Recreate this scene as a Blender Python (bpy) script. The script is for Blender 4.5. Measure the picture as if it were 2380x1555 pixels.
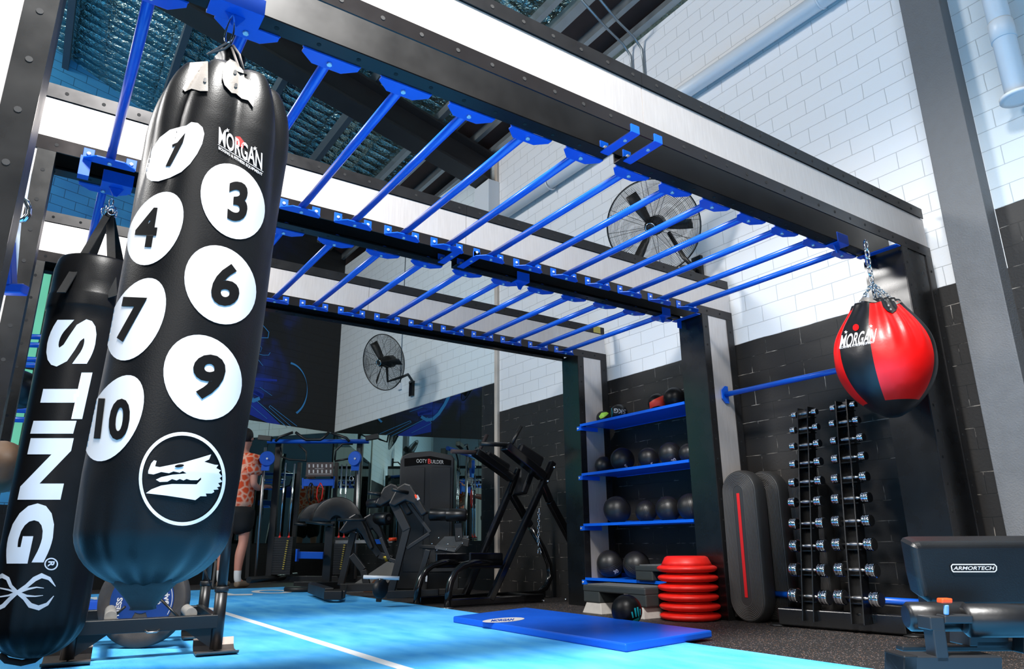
import bpy, bmesh, math, random
from math import sin, cos, pi, radians, sqrt, atan2
from mathutils import Vector, Matrix
from mathutils.geometry import tessellate_polygon
for o in list(bpy.data.objects): bpy.data.objects.remove(o)
SC = bpy.context.scene
COL = SC.collection
random.seed(4)
# ------------------------------------------------------------------ camera
YAW, PIT, ROL, FPX, EYE = 0.59675642, 0.29080834, -0.00754926, 1629.88, 0.46
_cy, _sy, _cp, _sp = cos(YAW), sin(YAW), cos(PIT), sin(PIT)
FW = Vector((_sy*_cp, _cy*_cp, _sp)); _r = Vector((_cy, -_sy, 0)); _u = _r.cross(FW)
RT = _r*cos(ROL) + _u*sin(ROL); UP = -_r*sin(ROL) + _u*cos(ROL)
CP = Vector((0, 0, EYE))
cam = bpy.data.cameras.new('camera'); co = bpy.data.objects.new('camera', cam); COL.objects.link(co)
co.matrix_world = Matrix(((RT.x, UP.x, -FW.x, CP.x), (RT.y, UP.y, -FW.y, CP.y), (RT.z, UP.z, -FW.z, CP.z), (0, 0, 0, 1)))
cam.sensor_width = 36; cam.lens = FPX/2380*36; cam.clip_start = .05; cam.clip_end = 200
SC.camera = co
# ------------------------------------------------------------------ world, lights, exposure
w = bpy.data.worlds.new('world'); SC.world = w; w.use_nodes = True
bg = w.node_tree.nodes['Background']; bg.inputs[0].default_value = (.93, .96, 1, 1); bg.inputs[1].default_value = .22
def area(name, loc, target, sx, sy, power, col=(1, 1, 1), spread=180):
    l = bpy.data.lights.new(name, 'AREA'); l.shape = 'RECTANGLE'; l.size = sx; l.size_y = sy; l.energy = power; l.color = col
    l.spread = radians(spread)
    o = bpy.data.objects.new(name, l); COL.objects.link(o); o.location = loc
    o.rotation_euler = (Vector(target)-Vector(loc)).to_track_quat('-Z', 'Y').to_euler(); return o
area('skylight_lamp', (.2, .35, 4.9), (.75, 1.3, 0), .9, .7, 430, (1, .98, .95), 112)
area('door_daylight', (-3.2, -3.4, 3.2), (3.2, 3.0, 1.7), 3.6, 2.6, 150, (1, .97, .93))
area('far_bay_daylight', (-4.2, 5.6, 5.2), (4, 2.6, .9), 1.7, 1.4, 380, (1, .98, .95))
SC.view_settings.view_transform = 'Standard'; SC.view_settings.look = 'None'
SC.view_settings.exposure = 0.12; SC.view_settings.gamma = 1
# ------------------------------------------------------------------ pixel -> point on a plane of the room
def ray(x, y): return (FW*FPX + RT*(x-1190) + UP*(777.5-y))/FPX
def at(x, y, ax, val):
    d = ray(x, y); i = 'XYZ'.index(ax); return CP + d*((val-CP[i])/d[i])
def flo(x, y): return at(x, y, 'Z', 0)
# ------------------------------------------------------------------ materials
def lin(c): return tuple(((v/255)/12.92 if v/255 <= .04045 else ((v/255+.055)/1.055)**2.4) for v in c)
MT = {}
class NT:
    def __init__(s, m): s.m = m; s.t = m.node_tree; s.b = s.t.nodes['Principled BSDF']
    def n(s, typ, **k):
        x = s.t.nodes.new(typ)
        for a, b in k.items():
            if a.startswith('i_'):
                key = a[2:]; key = int(key) if key.isdigit() else key.replace('_', ' ')
                x.inputs[key].default_value = b
            else: setattr(x, a, b)
        return x
    def l(s, a, b): s.t.links.new(a, b)
    def math(s, op, a, b=None, clamp=False):
        x = s.t.nodes.new('ShaderNodeMath'); x.operation = op; x.use_clamp = clamp
        for i, v in enumerate((a, b)):
            if v is None: continue
            if isinstance(v, (int, float)): x.inputs[i].default_value = v
            else: s.l(v, x.inputs[i])
        return x.outputs[0]
    def mix(s, fac, a, b):
        x = s.t.nodes.new('ShaderNodeMix'); x.data_type = 'RGBA'
        for i, v in ((0, fac), (6, a), (7, b)):
            if isinstance(v, (int, float)): x.inputs[i].default_value = v
            elif isinstance(v, tuple): x.inputs[i].default_value = v if len(v) == 4 else v+(1,)
            else: s.l(v, x.inputs[i])
        return x.outputs[2]
    def bump(s, h, strength=.3, dist=.01):
        x = s.n('ShaderNodeBump', i_Strength=strength, i_Distance=dist); s.l(h, x.inputs['Height']); s.l(x.outputs[0], s.b.inputs['Normal'])
def mat(name, col=(200, 200, 200), rough=.5, metal=0, noise=0, nscale=8, bump=0, bscale=60, coat=0, aniso=0, spec=.5):
    if name in MT: return MT[name]
    m = bpy.data.materials.new(name); m.use_nodes = True; q = NT(m); b = q.b
    c = lin(col)+(1,); b.inputs['Base Color'].default_value = c; b.inputs['Roughness'].default_value = rough
    b.inputs['Metallic'].default_value = metal; b.inputs['Specular IOR Level'].default_value = spec
    if coat: b.inputs['Coat Weight'].default_value = coat; b.inputs['Coat Roughness'].default_value = .15
    tc = q.n('ShaderNodeTexCoord')
    nz = q.n('ShaderNodeTexNoise', i_Scale=nscale, i_Detail=5.0); q.l(tc.outputs['Object'], nz.inputs['Vector'])
    v = noise if noise else .06
    d = tuple(max(0, k*(1-v*1.6)) for k in c[:3]); e = tuple(min(1, k*(1+v*1.2)) for k in c[:3])
    q.l(q.mix(nz.outputs[0], d, e), b.inputs['Base Color'])
    rr = q.math('MULTIPLY_ADD', nz.outputs[0], .18); rr.node.inputs[2].default_value = max(0, rough-.09); q.l(rr, b.inputs['Roughness'])
    if bump:
        n2 = q.n('ShaderNodeTexNoise', i_Scale=bscale, i_Detail=3.0); q.l(tc.outputs['Object'], n2.inputs['Vector'])
        q.bump(n2.outputs[0], bump, .004)
    MT[name] = m; return m
def emis(name, col, st):
    m = bpy.data.materials.new(name); m.use_nodes = True; q = NT(m)
    q.b.inputs['Base Color'].default_value = (0, 0, 0, 1)
    tc = q.n('ShaderNodeTexCoord'); nz = q.n('ShaderNodeTexNoise', i_Scale=2.2, i_Detail=2.0); q.l(tc.outputs['Object'], nz.inputs['Vector'])
    a = lin(col); q.l(q.mix(nz.outputs[0], tuple(x*.5 for x in a), a), q.b.inputs['Emission Color'])
    q.b.inputs['Emission Strength'].default_value = st; MT[name] = m; return m
BLACK = mat('black_powder_coat', (10, 10, 11), .28, 0, .1, spec=.6, coat=.3)
BLKM = mat('black_satin_steel', (15, 15, 16), .38, 0, .1)
TRIM = mat('dark_steel_trim', (44, 43, 44), .3, .55, .15, 14)
BLUE = mat('blue_powder_coat', (4, 82, 188), .33, 0, .05, coat=.3)
BLUEL = mat('blue_shelf_paint', (2, 92, 214), .35, 0, .05, coat=.2)
CHROME = mat('chrome', (225, 228, 232), .08, 1, .03)
STEEL = mat('zinc_steel', (170, 168, 168), .34, 1, .1)
RUBBER = mat('black_rubber', (16, 16, 17), .5, 0, .15, 30, .15, 200)
BALLM = mat('slam_ball_rubber', (24, 23, 23), .42, 0, .15, 12, .1, 90)
VINYL = mat('black_vinyl', (15, 15, 17), .36, 0, .1, 10, .25, 26)
VINYLS = mat('black_vinyl_smooth', (12, 12, 13), .38, 0, .08, 10, .1, 300, spec=.2)
WHITEP = mat('white_print', (188, 184, 182), .5, 0, .04)
GREYP = mat('silver_print', (178, 186, 196), .45, 0, .06, 5)
REDV = mat('red_vinyl', (222, 8, 6), .38, 0, .08, 10, .3, 22)
REDP = mat('red_plastic', (222, 28, 16), .45, 0, .14, 26)
REDL = mat('red_inlay', (215, 14, 18), .5)
GREYC = mat('grey_plastic', (168, 163, 157), .55, 0, .12, 30, .2, 300)
DKPL = mat('dark_grey_plastic', (46, 50, 50), .5, 0, .1, 20, .1, 300)
ORANGE = mat('orange_plastic', (240, 66, 14), .45)
WHITEM = mat('white_paint_metal', (228, 230, 232), .35)
PVC = mat('white_pvc_pipe', (214, 218, 222), .4, 0, .05, 3)
GALV = mat('galvanised_steel', (150, 158, 162), .35, .7, .15, 5)
TIMBER = mat('brown_timber', (70, 44, 36), .7, 0, .35, 5)
RAFT = mat('dark_rafter_steel', (30, 30, 32), .55, 0, .12)
CREAM = mat('cream_canvas', (112, 106, 100), .6, 0, .12, 14, .15, 200)
WEB = mat('black_webbing', (10, 10, 10), .85, 0, .1, 60, .2, 400)
NAVY = mat('navy_urethane', (20, 52, 112), .45, 0, .1)
PLATEB = mat('bumper_rubber', (50, 47, 46), .6, 0, .15, 40, .15, 300)
SKIN = mat('skin', (205, 140, 120), .55, 0, .08, 6)
HAIR = mat('dark_brown_hair', (30, 20, 18), .6, 0, .3, 60, .4, 120)
SOCK = mat('white_sock', (222, 224, 226), .8)
SHOE = mat('tan_shoe_rubber', (120, 104, 88), .6)
SHORTS = mat('black_shorts_cloth', (16, 16, 18), .8)
BROWNL = mat('brown_leather', (96, 72, 52), .6, 0, .3, 14, .3, 40)
TEAL = mat('teal_print', (14, 160, 172), .5)
LIME = mat('lime_print', (150, 205, 60), .5)
CONC = mat('grey_painted_column', (100, 101, 103), .62, 0, .1, 16, .5, 120)
YELLOW = mat('yellow_tape', (176, 160, 76), .6)
BRASS = mat('gold_knob', (190, 160, 60), .3, .6)
POSTER = mat('brown_board', (62, 46, 44), .5)
MIRROR = bpy.data.materials.new('mirror_glass'); MIRROR.use_nodes = True
_q = NT(MIRROR); _q.b.inputs['Metallic'].default_value = 1; _q.b.inputs['Roughness'].default_value = .01
_q.b.inputs['Base Color'].default_value = (.56, .68, .66, 1)
# brushed panel
m = bpy.data.materials.new('brushed_steel_panel'); m.use_nodes = True; q = NT(m); MT['panel'] = PANEL = m
tc = q.n('ShaderNodeTexCoord'); mp = q.n('ShaderNodeMapping'); mp.inputs['Scale'].default_value = (9, 9, .8); q.l(tc.outputs['Object'], mp.inputs[0])
nz = q.n('ShaderNodeTexNoise', i_Scale=12.0, i_Detail=6.0); q.l(mp.outputs[0], nz.inputs['Vector'])
n2 = q.n('ShaderNodeTexNoise', i_Scale=2.5, i_Detail=3.0); q.l(tc.outputs['Object'], n2.inputs['Vector'])
q.l(q.mix(q.math('ADD', q.math('MULTIPLY', nz.outputs[0], .5), q.math('MULTIPLY', n2.outputs[0], .5)), lin((180, 172, 168)), lin((226, 220, 216))), q.b.inputs['Base Color'])
q.b.inputs['Metallic'].default_value = .6; q.b.inputs['Roughness'].default_value = .4
# bricks:  u along wall, v = height
def brick_mat(name, top, bot, border, ucoord, uoff, mural=False):
    m = bpy.data.materials.new(name); m.use_nodes = True; q = NT(m)
    tc = q.n('ShaderNodeTexCoord'); sx = q.n('ShaderNodeSeparateXYZ'); q.l(tc.outputs['Object'], sx.inputs[0])
    nv = q.n('ShaderNodeTexNoise', i_Scale=5.0, i_Detail=5.0); q.l(tc.outputs['Object'], nv.inputs['Vector'])
    wob = q.math('MULTIPLY', q.math('SUBTRACT', nv.outputs[0], .5), .012)
    u = q.math('ADD', q.math('ADD', sx.outputs[ucoord], uoff), wob); v = q.math('ADD', sx.outputs[2], wob)
    cb = q.n('ShaderNodeCombineXYZ'); q.l(u, cb.inputs[0]); q.l(v, cb.inputs[1])
    br = q.n('ShaderNodeTexBrick', offset=.5, i_Scale=1.0, i_Mortar_Size=.0024, i_Mortar_Smooth=.3, i_Brick_Width=.2685, i_Row_Height=.115)
    br.inputs['Color1'].default_value = (.5, .5, .5, 1); br.inputs['Color2'].default_value = (.62, .62, .62, 1); br.inputs['Mortar'].default_value = (0, 0, 0, 1)
    q.l(cb.outputs[0], br.inputs['Vector'])
    n3 = q.n('ShaderNodeTexNoise', i_Scale=9.0, i_Detail=8.0); q.l(tc.outputs['Object'], n3.inputs['Vector'])
    chip = q.math('MULTIPLY', br.outputs['Fac'], q.math('MULTIPLY', q.math('SUBTRACT', n3.outputs[0], .5), 5.0, True))
    tmor = tuple(x*.62 for x in lin(top))
    tc_ = q.mix(br.outputs['Fac'], q.mix(br.outputs['Color'], tuple(x*.94 for x in lin(top)), lin(top)), tmor)
    bc = q.mix(br.outputs['Color'], tuple(x*.6 for x in lin(bot)), tuple(x*1.3 for x in lin(bot)))
    bc = q.mix(q.math('MULTIPLY', nv.outputs[0], .5), bc, tuple(x*.5 for x in lin(bot)))
    bc = q.mix(chip, q.mix(br.outputs['Fac'], bc, lin((20, 20, 20))), lin((170, 162, 152)))
    up = q.math('GREATER_THAN', v, border)
    q.l(q.mix(up, bc, tc_), q.b.inputs['Base Color'])
    q.b.inputs['Roughness'].default_value = .55
    fine = q.n('ShaderNodeTexNoise', i_Scale=70.0, i_Detail=4.0); q.l(tc.outputs['Object'], fine.inputs['Vector'])
    h = q.math('ADD', q.math('MULTIPLY', q.math('SUBTRACT', 1, br.outputs['Fac']), 1.0), q.math('MULTIPLY', fine.outputs[0], .22))
    q.bump(h, .55, .006)
    MT[name] = m; return m
WALLR = brick_mat('painted_block_wall', (230, 230, 231), (34, 32, 31), 1.84, 1, .05)
WALLF = brick_mat('painted_block_wall_far', (222, 230, 232), (40, 42, 46), .60, 1, .16)
WALLM = brick_mat('mural_block_wall', (14, 18, 30), (34, 36, 38), .60, 0, 0)
# carpet turf
m = bpy.data.materials.new('blue_turf'); m.use_nodes = True; q = NT(m); TURF = m
tc = q.n('ShaderNodeTexCoord'); a = q.n('ShaderNodeTexNoise', i_Scale=420.0, i_Detail=3.0); q.l(tc.outputs['Object'], a.inputs['Vector'])
mp = q.n('ShaderNodeMapping'); mp.inputs['Scale'].default_value = (3, 1, 1); q.l(tc.outputs['Object'], mp.inputs[0])
b_ = q.n('ShaderNodeTexNoise', i_Scale=2.6, i_Detail=6.0); q.l(mp.outputs[0], b_.inputs['Vector'])
f_ = q.math('ADD', q.math('MULTIPLY', a.outputs[0], .45), q.math('MULTIPLY', b_.outputs[0], .6))
q.l(q.mix(q.math('MULTIPLY_ADD', f_, 2.2).node.outputs[0], lin((18, 138, 226)), lin((112, 204, 250))), q.b.inputs['Base Color'])
for nd in q.t.nodes:
    if nd.type == 'MATH' and nd.operation == 'MULTIPLY_ADD': nd.inputs[2].default_value = -.65; nd.use_clamp = True
q.b.inputs['Roughness'].default_value = .85; q.b.inputs['Specular IOR Level'].default_value = .2; q.bump(a.outputs[0], .6, .004)
TURFW = mat('white_turf_line', (235, 238, 240), .85, 0, .05, 300, .5, 420)
# speckled rubber floor
m = bpy.data.materials.new('speckled_rubber_floor'); m.use_nodes = True; q = NT(m); FLOORM = m
tc = q.n('ShaderNodeTexCoord'); a = q.n('ShaderNodeTexVoronoi', i_Scale=150.0); q.l(tc.outputs['Object'], a.inputs['Vector'])
b_ = q.n('ShaderNodeTexNoise', i_Scale=3.0, i_Detail=4.0); q.l(tc.outputs['Object'], b_.inputs['Vector'])
sp = q.n('ShaderNodeSeparateColor'); q.l(a.outputs['Color'], sp.inputs[0])
c0 = q.mix(b_.outputs[0], lin((20, 19, 20)), lin((44, 40, 39)))
k = q.math('MULTIPLY', q.math('GREATER_THAN', sp.outputs[0], .82), q.math('LESS_THAN', a.outputs['Distance'], .42))
q.l(q.mix(k, c0, q.mix(sp.outputs[1], lin((150, 104, 74)), lin((128, 128, 132)))), q.b.inputs['Base Color'])
q.b.inputs['Roughness'].default_value = .6; q.bump(a.outputs['Distance'], .3, .003)
# foil insulation
m = bpy.data.materials.new('silver_foil_insulation'); m.use_nodes = True; q = NT(m); FOIL = m
tc = q.n('ShaderNodeTexCoord'); nz = q.n('ShaderNodeTexNoise', i_Scale=3.5, i_Detail=3.0); q.l(tc.outputs['Object'], nz.inputs['Vector'])
n2 = q.n('ShaderNodeTexNoise', i_Scale=22.0, i_Detail=4.0, i_Distortion=1.2); q.l(tc.outputs['Object'], n2.inputs['Vector'])
q.l(q.mix(nz.outputs[0], lin((96, 140, 136)), lin((206, 228, 220))), q.b.inputs['Base Color'])
q.b.inputs['Metallic'].default_value = 1; q.b.inputs['Roughness'].default_value = .2; q.bump(n2.outputs[0], 1.0, .05)
# printed orange jersey
m = bpy.data.materials.new('orange_jersey'); m.use_nodes = True; q = NT(m); JERSEY = m
tc = q.n('ShaderNodeTexCoord'); a = q.n('ShaderNodeTexVoronoi', i_Scale=13.0); a.feature = 'DISTANCE_TO_EDGE'; q.l(tc.outputs['Object'], a.inputs['Vector'])
q.l(q.mix(q.math('MULTIPLY', a.outputs['Distance'], 5.0, True), lin((250, 190, 160)), lin((236, 74, 16))), q.b.inputs['Base Color']); q.b.inputs['Roughness'].default_value = .7
# ------------------------------------------------------------------ mesh builder
class MB:
    def __init__(s): s.v = []; s.f = []; s.sm = []; s.mk = []
    def slot(s, i): s.mk.append((len(s.f), i)); return s      # faces added from here on use material slot i
    def add(s, vs, fs, smooth=False):
        k = len(s.v); s.v += [tuple(v) for v in vs]
        for f in fs: s.f.append([i+k for i in f]); s.sm.append(smooth)
        return s
    def box(s, c, d, R=None):
        c = Vector(c); vs = []
        for z in (-.5, .5):
            for x, y in ((-.5, -.5), (.5, -.5), (.5, .5), (-.5, .5)):
                p = Vector((x*d[0], y*d[1], z*d[2])); p = R @ p if R else p; vs.append(c+p)
        return s.add(vs, [(3, 2, 1, 0), (4, 5, 6, 7), (0, 1, 5, 4), (1, 2, 6, 5), (2, 3, 7, 6), (3, 0, 4, 7)])
    def bx(s, x0, x1, y0, y1, z0, z1): return s.box(((x0+x1)/2, (y0+y1)/2, (z0+z1)/2), (abs(x1-x0), abs(y1-y0), abs(z1-z0)))
    def bar(s, a, b, wd, ht, up=(0, 0, 1)):      # rectangular bar between two points
        a = Vector(a); b = Vector(b); d = (b-a); L = d.length; d.normalize(); u = Vector(up)
        if abs(d.dot(u)) > .98: u = Vector((0, 1, 0))
        x = d.cross(u).normalized(); z = x.cross(d)
        R = Matrix((x, d, z)).transposed(); return s.box((a+b)/2, (wd, L, ht), R)
    def tube(s, pts, r, n=12, closed=False, cap=True):
        pts = [Vector(p) for p in pts]; N = len(pts); rs = r if isinstance(r, (list, tuple)) else [r]*N
        ref = None; rings = []
        for i, p in enumerate(pts):
            a = pts[(i-1) % N] if (closed or i > 0) else p; b = pts[(i+1) % N] if (closed or i < N-1) else p
            t = (b-a).normalized()
            if ref is None: ref = Vector((0, 0, 1)) if abs(t.z) < .9 else Vector((0, 1, 0))
            ref = (ref - t*ref.dot(t)).normalized(); w_ = t.cross(ref)
            rings.append([p + (ref*cos(2*pi*j/n)+w_*sin(2*pi*j/n))*rs[i] for j in range(n)])
        vs = [v for rg in rings for v in rg]; fs = []
        for i in range(N if closed else N-1):
            k = ((i+1) % N)*n
            for j in range(n): fs.append((i*n+j, i*n+(j+1) % n, k+(j+1) % n, k+j))
        s.add(vs, fs, True)
        if cap and not closed: k = len(s.v)-len(vs); s.f.append([k+j for j in range(n)][::-1]); s.sm.append(False); s.f.append([k+(N-1)*n+j for j in range(n)]); s.sm.append(False)
        return s
    def lathe(s, prof, o=(0, 0, 0), axis=(0, 0, 1), n=32, fn=None):   # prof: (radius, height)
        ax = Vector(axis).normalized(); t = Vector((1, 0, 0)) if abs(ax.x) < .9 else Vector((0, 1, 0)); x = (t-ax*t.dot(ax)).normalized(); y = ax.cross(x); o = Vector(o)
        vs = []; fs = []
        for r, h in prof:
            for j in range(n):
                a = 2*pi*j/n; rr = r*(fn(a, h) if fn else 1); vs.append(o+ax*h+(x*cos(a)+y*sin(a))*rr)
        for i in range(len(prof)-1):
            for j in range(n): fs.append((i*n+j, i*n+(j+1) % n, (i+1)*n+(j+1) % n, (i+1)*n+j))
        k = len(s.v); s.add(vs, fs, True)
        if prof[0][0] > 1e-4: s.f.append([k+j for j in range(n)][::-1]); s.sm.append(False)
        if prof[-1][0] > 1e-4: s.f.append([k+(len(prof)-1)*n+j for j in range(n)]); s.sm.append(False)
        return s
    def ball(s, c, r, n=32, m=20, fn=None):
        prof = [(max(1e-5, r*sin(pi*i/m)), -r*cos(pi*i/m)) for i in range(m+1)]; return s.lathe(prof, c, (0, 0, 1), n, fn)
    def prism(s, poly, o, ux, uy, uz, d):   # 2d polygon extruded by d along uz
        o = Vector(o); ux = Vector(ux); uy = Vector(uy); uz = Vector(uz); n = len(poly)
        vs = [o+ux*p[0]+uy*p[1] for p in poly]+[o+ux*p[0]+uy*p[1]+uz*d for p in poly]
        return s.add(vs, [tuple(range(n))[::-1], tuple(range(n, 2*n))]+[(i, (i+1) % n, n+(i+1) % n, n+i) for i in range(n)])
    def build(s, name, mt, parent=None, bevel=0, world=False, sub=0):
        me = bpy.data.meshes.new(name); L = parent_loc(parent) if (parent and world) else Vector((0, 0, 0))
        me.from_pydata([tuple(Vector(v)-L) for v in s.v], [], s.f); me.polygons.foreach_set('use_smooth', s.sm)
        for a, i in s.mk:
            for p in me.polygons[a:]: p.material_index = i
        bm = bmesh.new(); bm.from_mesh(me); bmesh.ops.recalc_face_normals(bm, faces=bm.faces); bm.to_mesh(me); bm.free()
        for k in (mt if isinstance(mt, (list, tuple)) else [mt]): me.materials.append(k)
        o = bpy.data.objects.new(name, me); COL.objects.link(o)
        if parent: o.parent = parent
        if bevel:
            b = o.modifiers.new('bevel', 'BEVEL'); b.width = bevel; b.segments = 2; b.limit_method = 'ANGLE'; b.angle_limit = radians(50)
        if sub: k = o.modifiers.new('sub', 'SUBSURF'); k.levels = sub; k.render_levels = sub
        return o
def parent_loc(p):
    v = Vector((0, 0, 0))
    while p: v += Vector(p.location); p = p.parent
    return v
def thing(name, label, cat, loc=(0, 0, 0), group=None, rz=0):
    o = bpy.data.objects.new(name, None); COL.objects.link(o); o.location = loc; o.rotation_euler.z = rz; o.empty_display_size = .1
    o['label'] = label; o['category'] = cat
    if group: o['group'] = group
    return o
def tag(o, label, cat, group=None):
    o['label'] = label; o['category'] = cat
    if group: o['group'] = group
    return o
def struct(o): o['kind'] = 'structure'; return o
def dup(root, loc, label, group=None, rz=None):
    r = root.copy(); COL.objects.link(r); r.location = loc; r['label'] = label
    if rz is not None: r.rotation_euler.z = rz
    if group: r['group'] = group
    for ch in list(root.children):
        c = ch.copy(); COL.objects.link(c); c.parent = r
        for g in list(ch.children):
            d = g.copy(); COL.objects.link(d); d.parent = c
    return r
def skinbody(name, mt, verts, edges, rad, parent, root=0, sub=2):
    me = bpy.data.meshes.new(name); me.from_pydata([tuple(v) for v in verts], edges, []); o = bpy.data.objects.new(name, me); COL.objects.link(o)
    me.materials.append(mt); k = o.modifiers.new('skin', 'SKIN'); k.use_smooth_shade = True
    sv = me.skin_vertices[0].data
    for i, r in enumerate(rad): sv[i].radius = (r if isinstance(r, tuple) else (r, r)); sv[i].use_root = (i == root)
    o.modifiers.new('sub', 'SUBSURF').levels = sub; o.modifiers['sub'].render_levels = sub
    o.parent = parent; return o
# ------------------------------------------------------------------ prints: shapes drawn flat, cut into a fine grid, laid on a surface
def text2d(s, bold=0.0, sx=1.0):
    cu = bpy.data.curves.new('t', 'FONT'); cu.body = s; cu.offset = bold; cu.align_x = 'CENTER'; cu.align_y = 'CENTER'; cu.resolution_u = 4
    o = bpy.data.objects.new('t', cu); COL.objects.link(o); bpy.context.view_layer.update()
    me = bpy.data.meshes.new_from_object(o.evaluated_get(bpy.context.evaluated_depsgraph_get()))
    vs = [(v.co.x*sx, v.co.y) for v in me.vertices]; fs = [tuple(p.vertices) for p in me.polygons]
    bpy.data.objects.remove(o); bpy.data.curves.remove(cu); bpy.data.meshes.remove(me)
    x0 = min(v[0] for v in vs); x1 = max(v[0] for v in vs); y0 = min(v[1] for v in vs); y1 = max(v[1] for v in vs)
    return [((a-(x0+x1)/2)/(x1-x0), (b-(y0+y1)/2)/(y1-y0)) for a, b in vs], fs       # unit box, centred
def place2d(sh, c, ex, ey):
    vs, fs = sh; return [(c[0]+a*ex[0]+b*ey[0], c[1]+a*ex[1]+b*ey[1]) for a, b in vs], fs
def poly2d(pts): return list(pts), [tuple(t) for t in tessellate_polygon([[Vector((a, b, 0)) for a, b in pts]])]
def ell2d(c, rx, ry, ang=0, n=40, inner=None):
    e = lambda k, t: (c[0]+rx*k*cos(t)*cos(ang)-ry*k*sin(t)*sin(ang), c[1]+rx*k*cos(t)*sin(ang)+ry*k*sin(t)*cos(ang))
    if inner is None: return [e(1, 2*pi*i/n) for i in range(n)], [tuple(range(n))]
    vs = [e(1, 2*pi*i/n) for i in range(n)]+[e(inner, 2*pi*i/n) for i in range(n)]
    return vs, [(i, (i+1) % n, n+(i+1) % n, n+i) for i in range(n)]
def ribbon2d(pts, wd, closed=False):
    P = [Vector(p) for p in pts]; N = len(P); L = []; R_ = []
    ws = wd if isinstance(wd, (list, tuple)) else [wd]*N
    for i, p in enumerate(P):
        a = P[(i-1) % N] if (closed or i > 0) else None; b = P[(i+1) % N] if (closed or i < N-1) else None
        d1 = (p-a).normalized() if a is not None else (b-p).normalized(); d2 = (b-p).normalized() if b is not None else d1
        n1 = Vector((-d1.y, d1.x)); n2 = Vector((-d2.y, d2.x)); m_ = (n1+n2); m_.normalize(); k = ws[i]/2/max(.35, m_.dot(n1))
        L.append(p+m_*k); R_.append(p-m_*k)
    vs = [tuple(v) for v in L+R_]
    return vs, [(i, (i+1) % N, N+(i+1) % N, N+i) for i in range(N if closed else N-1)]
def decal(name, mt, shapes, surf, parent, step=6, world=True):
    bm = bmesh.new()
    for vs, fs in shapes:
        bv = [bm.verts.new((a, b, 0)) for a, b in vs]
        for f in fs:
            try: bm.faces.new([bv[i] for i in f])
            except ValueError: pass
    bmesh.ops.triangulate(bm, faces=bm.faces)
    xs = [v.co.x for v in bm.verts]; ys = [v.co.y for v in bm.verts]
    for ax, lo, hi in ((0, min(xs), max(xs)), (1, min(ys), max(ys))):
        k = lo+step
        while k < hi:
            pn = [0, 0, 0]; pn[ax] = 1; pc = [0, 0, 0]; pc[ax] = k
            bmesh.ops.bisect_plane(bm, geom=bm.verts[:]+bm.edges[:]+bm.faces[:], plane_co=pc, plane_no=pn, dist=1e-6); k += step
    L = parent_loc(parent) if (parent and world) else Vector((0, 0, 0)); n = 0
    for v in bm.verts: v.co = surf(v.co.x, v.co.y)-L
    me = bpy.data.meshes.new(name); bm.to_mesh(me); bm.free()
    for p in me.polygons: p.use_smooth = True
    me.materials.append(mt); o = bpy.data.objects.new(name, me); COL.objects.link(o)
    if parent: o.parent = parent
    return o
def on_plane(ax, val, eps=.001):
    return lambda x, y: at(x, y, ax, val-eps)
def on_lathe(cx, cy, rad, eps=.002):     # rad(z, theta) -> radius; first hit of the sight line
    def f(x, y):
        d = ray(x, y); h = Vector((d.x, d.y)); c = Vector((cx, cy)); tm = h.dot(c)/h.dot(h)
        def g(t):
            p = CP+d*t; q_ = Vector((p.x-cx, p.y-cy)); return q_.length-rad(p.z, atan2(q_.y, q_.x))-eps
        lo = tm*.5; hi = tm
        if g(hi) > 0: return CP+d*tm
        for _ in range(36):
            md = (lo+hi)/2
            if g(md) > 0: lo = md
            else: hi = md
        return CP+d*hi
    return f
def on_sphere(c, r, eps=.0015):
    def f(x, y):
        d = ray(x, y); oc = CP-Vector(c); a = d.dot(d); b = 2*d.dot(oc); k = oc.dot(oc)-(r+eps)**2; D = b*b-4*a*k
        return CP+d*((-b-sqrt(max(0, D)))/(2*a))
    return f
# ================================================================== THE SETTING
S = struct
def slab(name, mt, x0, x1, y0, y1, z0, z1): return S(MB().bx(x0, x1, y0, y1, z0, z1).build(name, mt))
slab('floor', FLOORM, -9, 4.4, -7, 14, -.1, 0)
turf = tag(MB().prism([(-3.3, -6), (2.68, -6), (2.68, 8.55), (-1.2, 8.55), (-3.3, 7.7)], (0, 0, 0), (1, 0, 0), (0, 1, 0), (0, 0, 1), .012).build('turf_carpet', TURF), 'bright blue turf carpet laid over the black rubber floor', 'carpet')
# white line and lettering printed in the turf
tm = MB().bx(1.262, 1.312, -2, 6.05, .012, .0135).build('turf_line', TURFW, turf)
def onturf(x, y): return at(x, y, 'Z', .0145)
decal('turf_lettering', TURFW, [ell2d((632, 1375), 48, 4.2, 0, 30, .62), poly2d([(524, 1377), (545, 1381), (588, 1380), (586, 1383), (524, 1384)])], onturf, turf, 12)
decal('turf_lettering', TURFW, [poly2d([(203, 1389), (226, 1387), (226, 1397), (212, 1397), (218, 1393)])], onturf, turf, 12)
YC = 6.36
slab('wall_left', mat('grey_plaster', (120, 122, 126), .7), -9.2, -9, -7, 4.2, 0, 8.4)
slab('wall_front', MT['grey_plaster'], 2.4, 4.4, -7.2, -7, 0, 6.2); slab('wall_front_upper', MT['grey_plaster'], -9, 2.4, -7.2, -7, 4.3, 8.4); slab('wall_front_left', MT['grey_plaster'], -9, -4.2, -7.2, -7, 0, 4.3)
RW = slab('wall_right', WALLR, 4.116, 4.35, 1.385, YC, 0, 5.0)
WALLB = brick_mat('painted_block_wall_near', (206, 214, 218), (26, 26, 28), 2.185, 1, .05)
slab('wall_right_near', WALLB, 4.116, 4.35, -7, 1.385, 0, 5.0)
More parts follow.
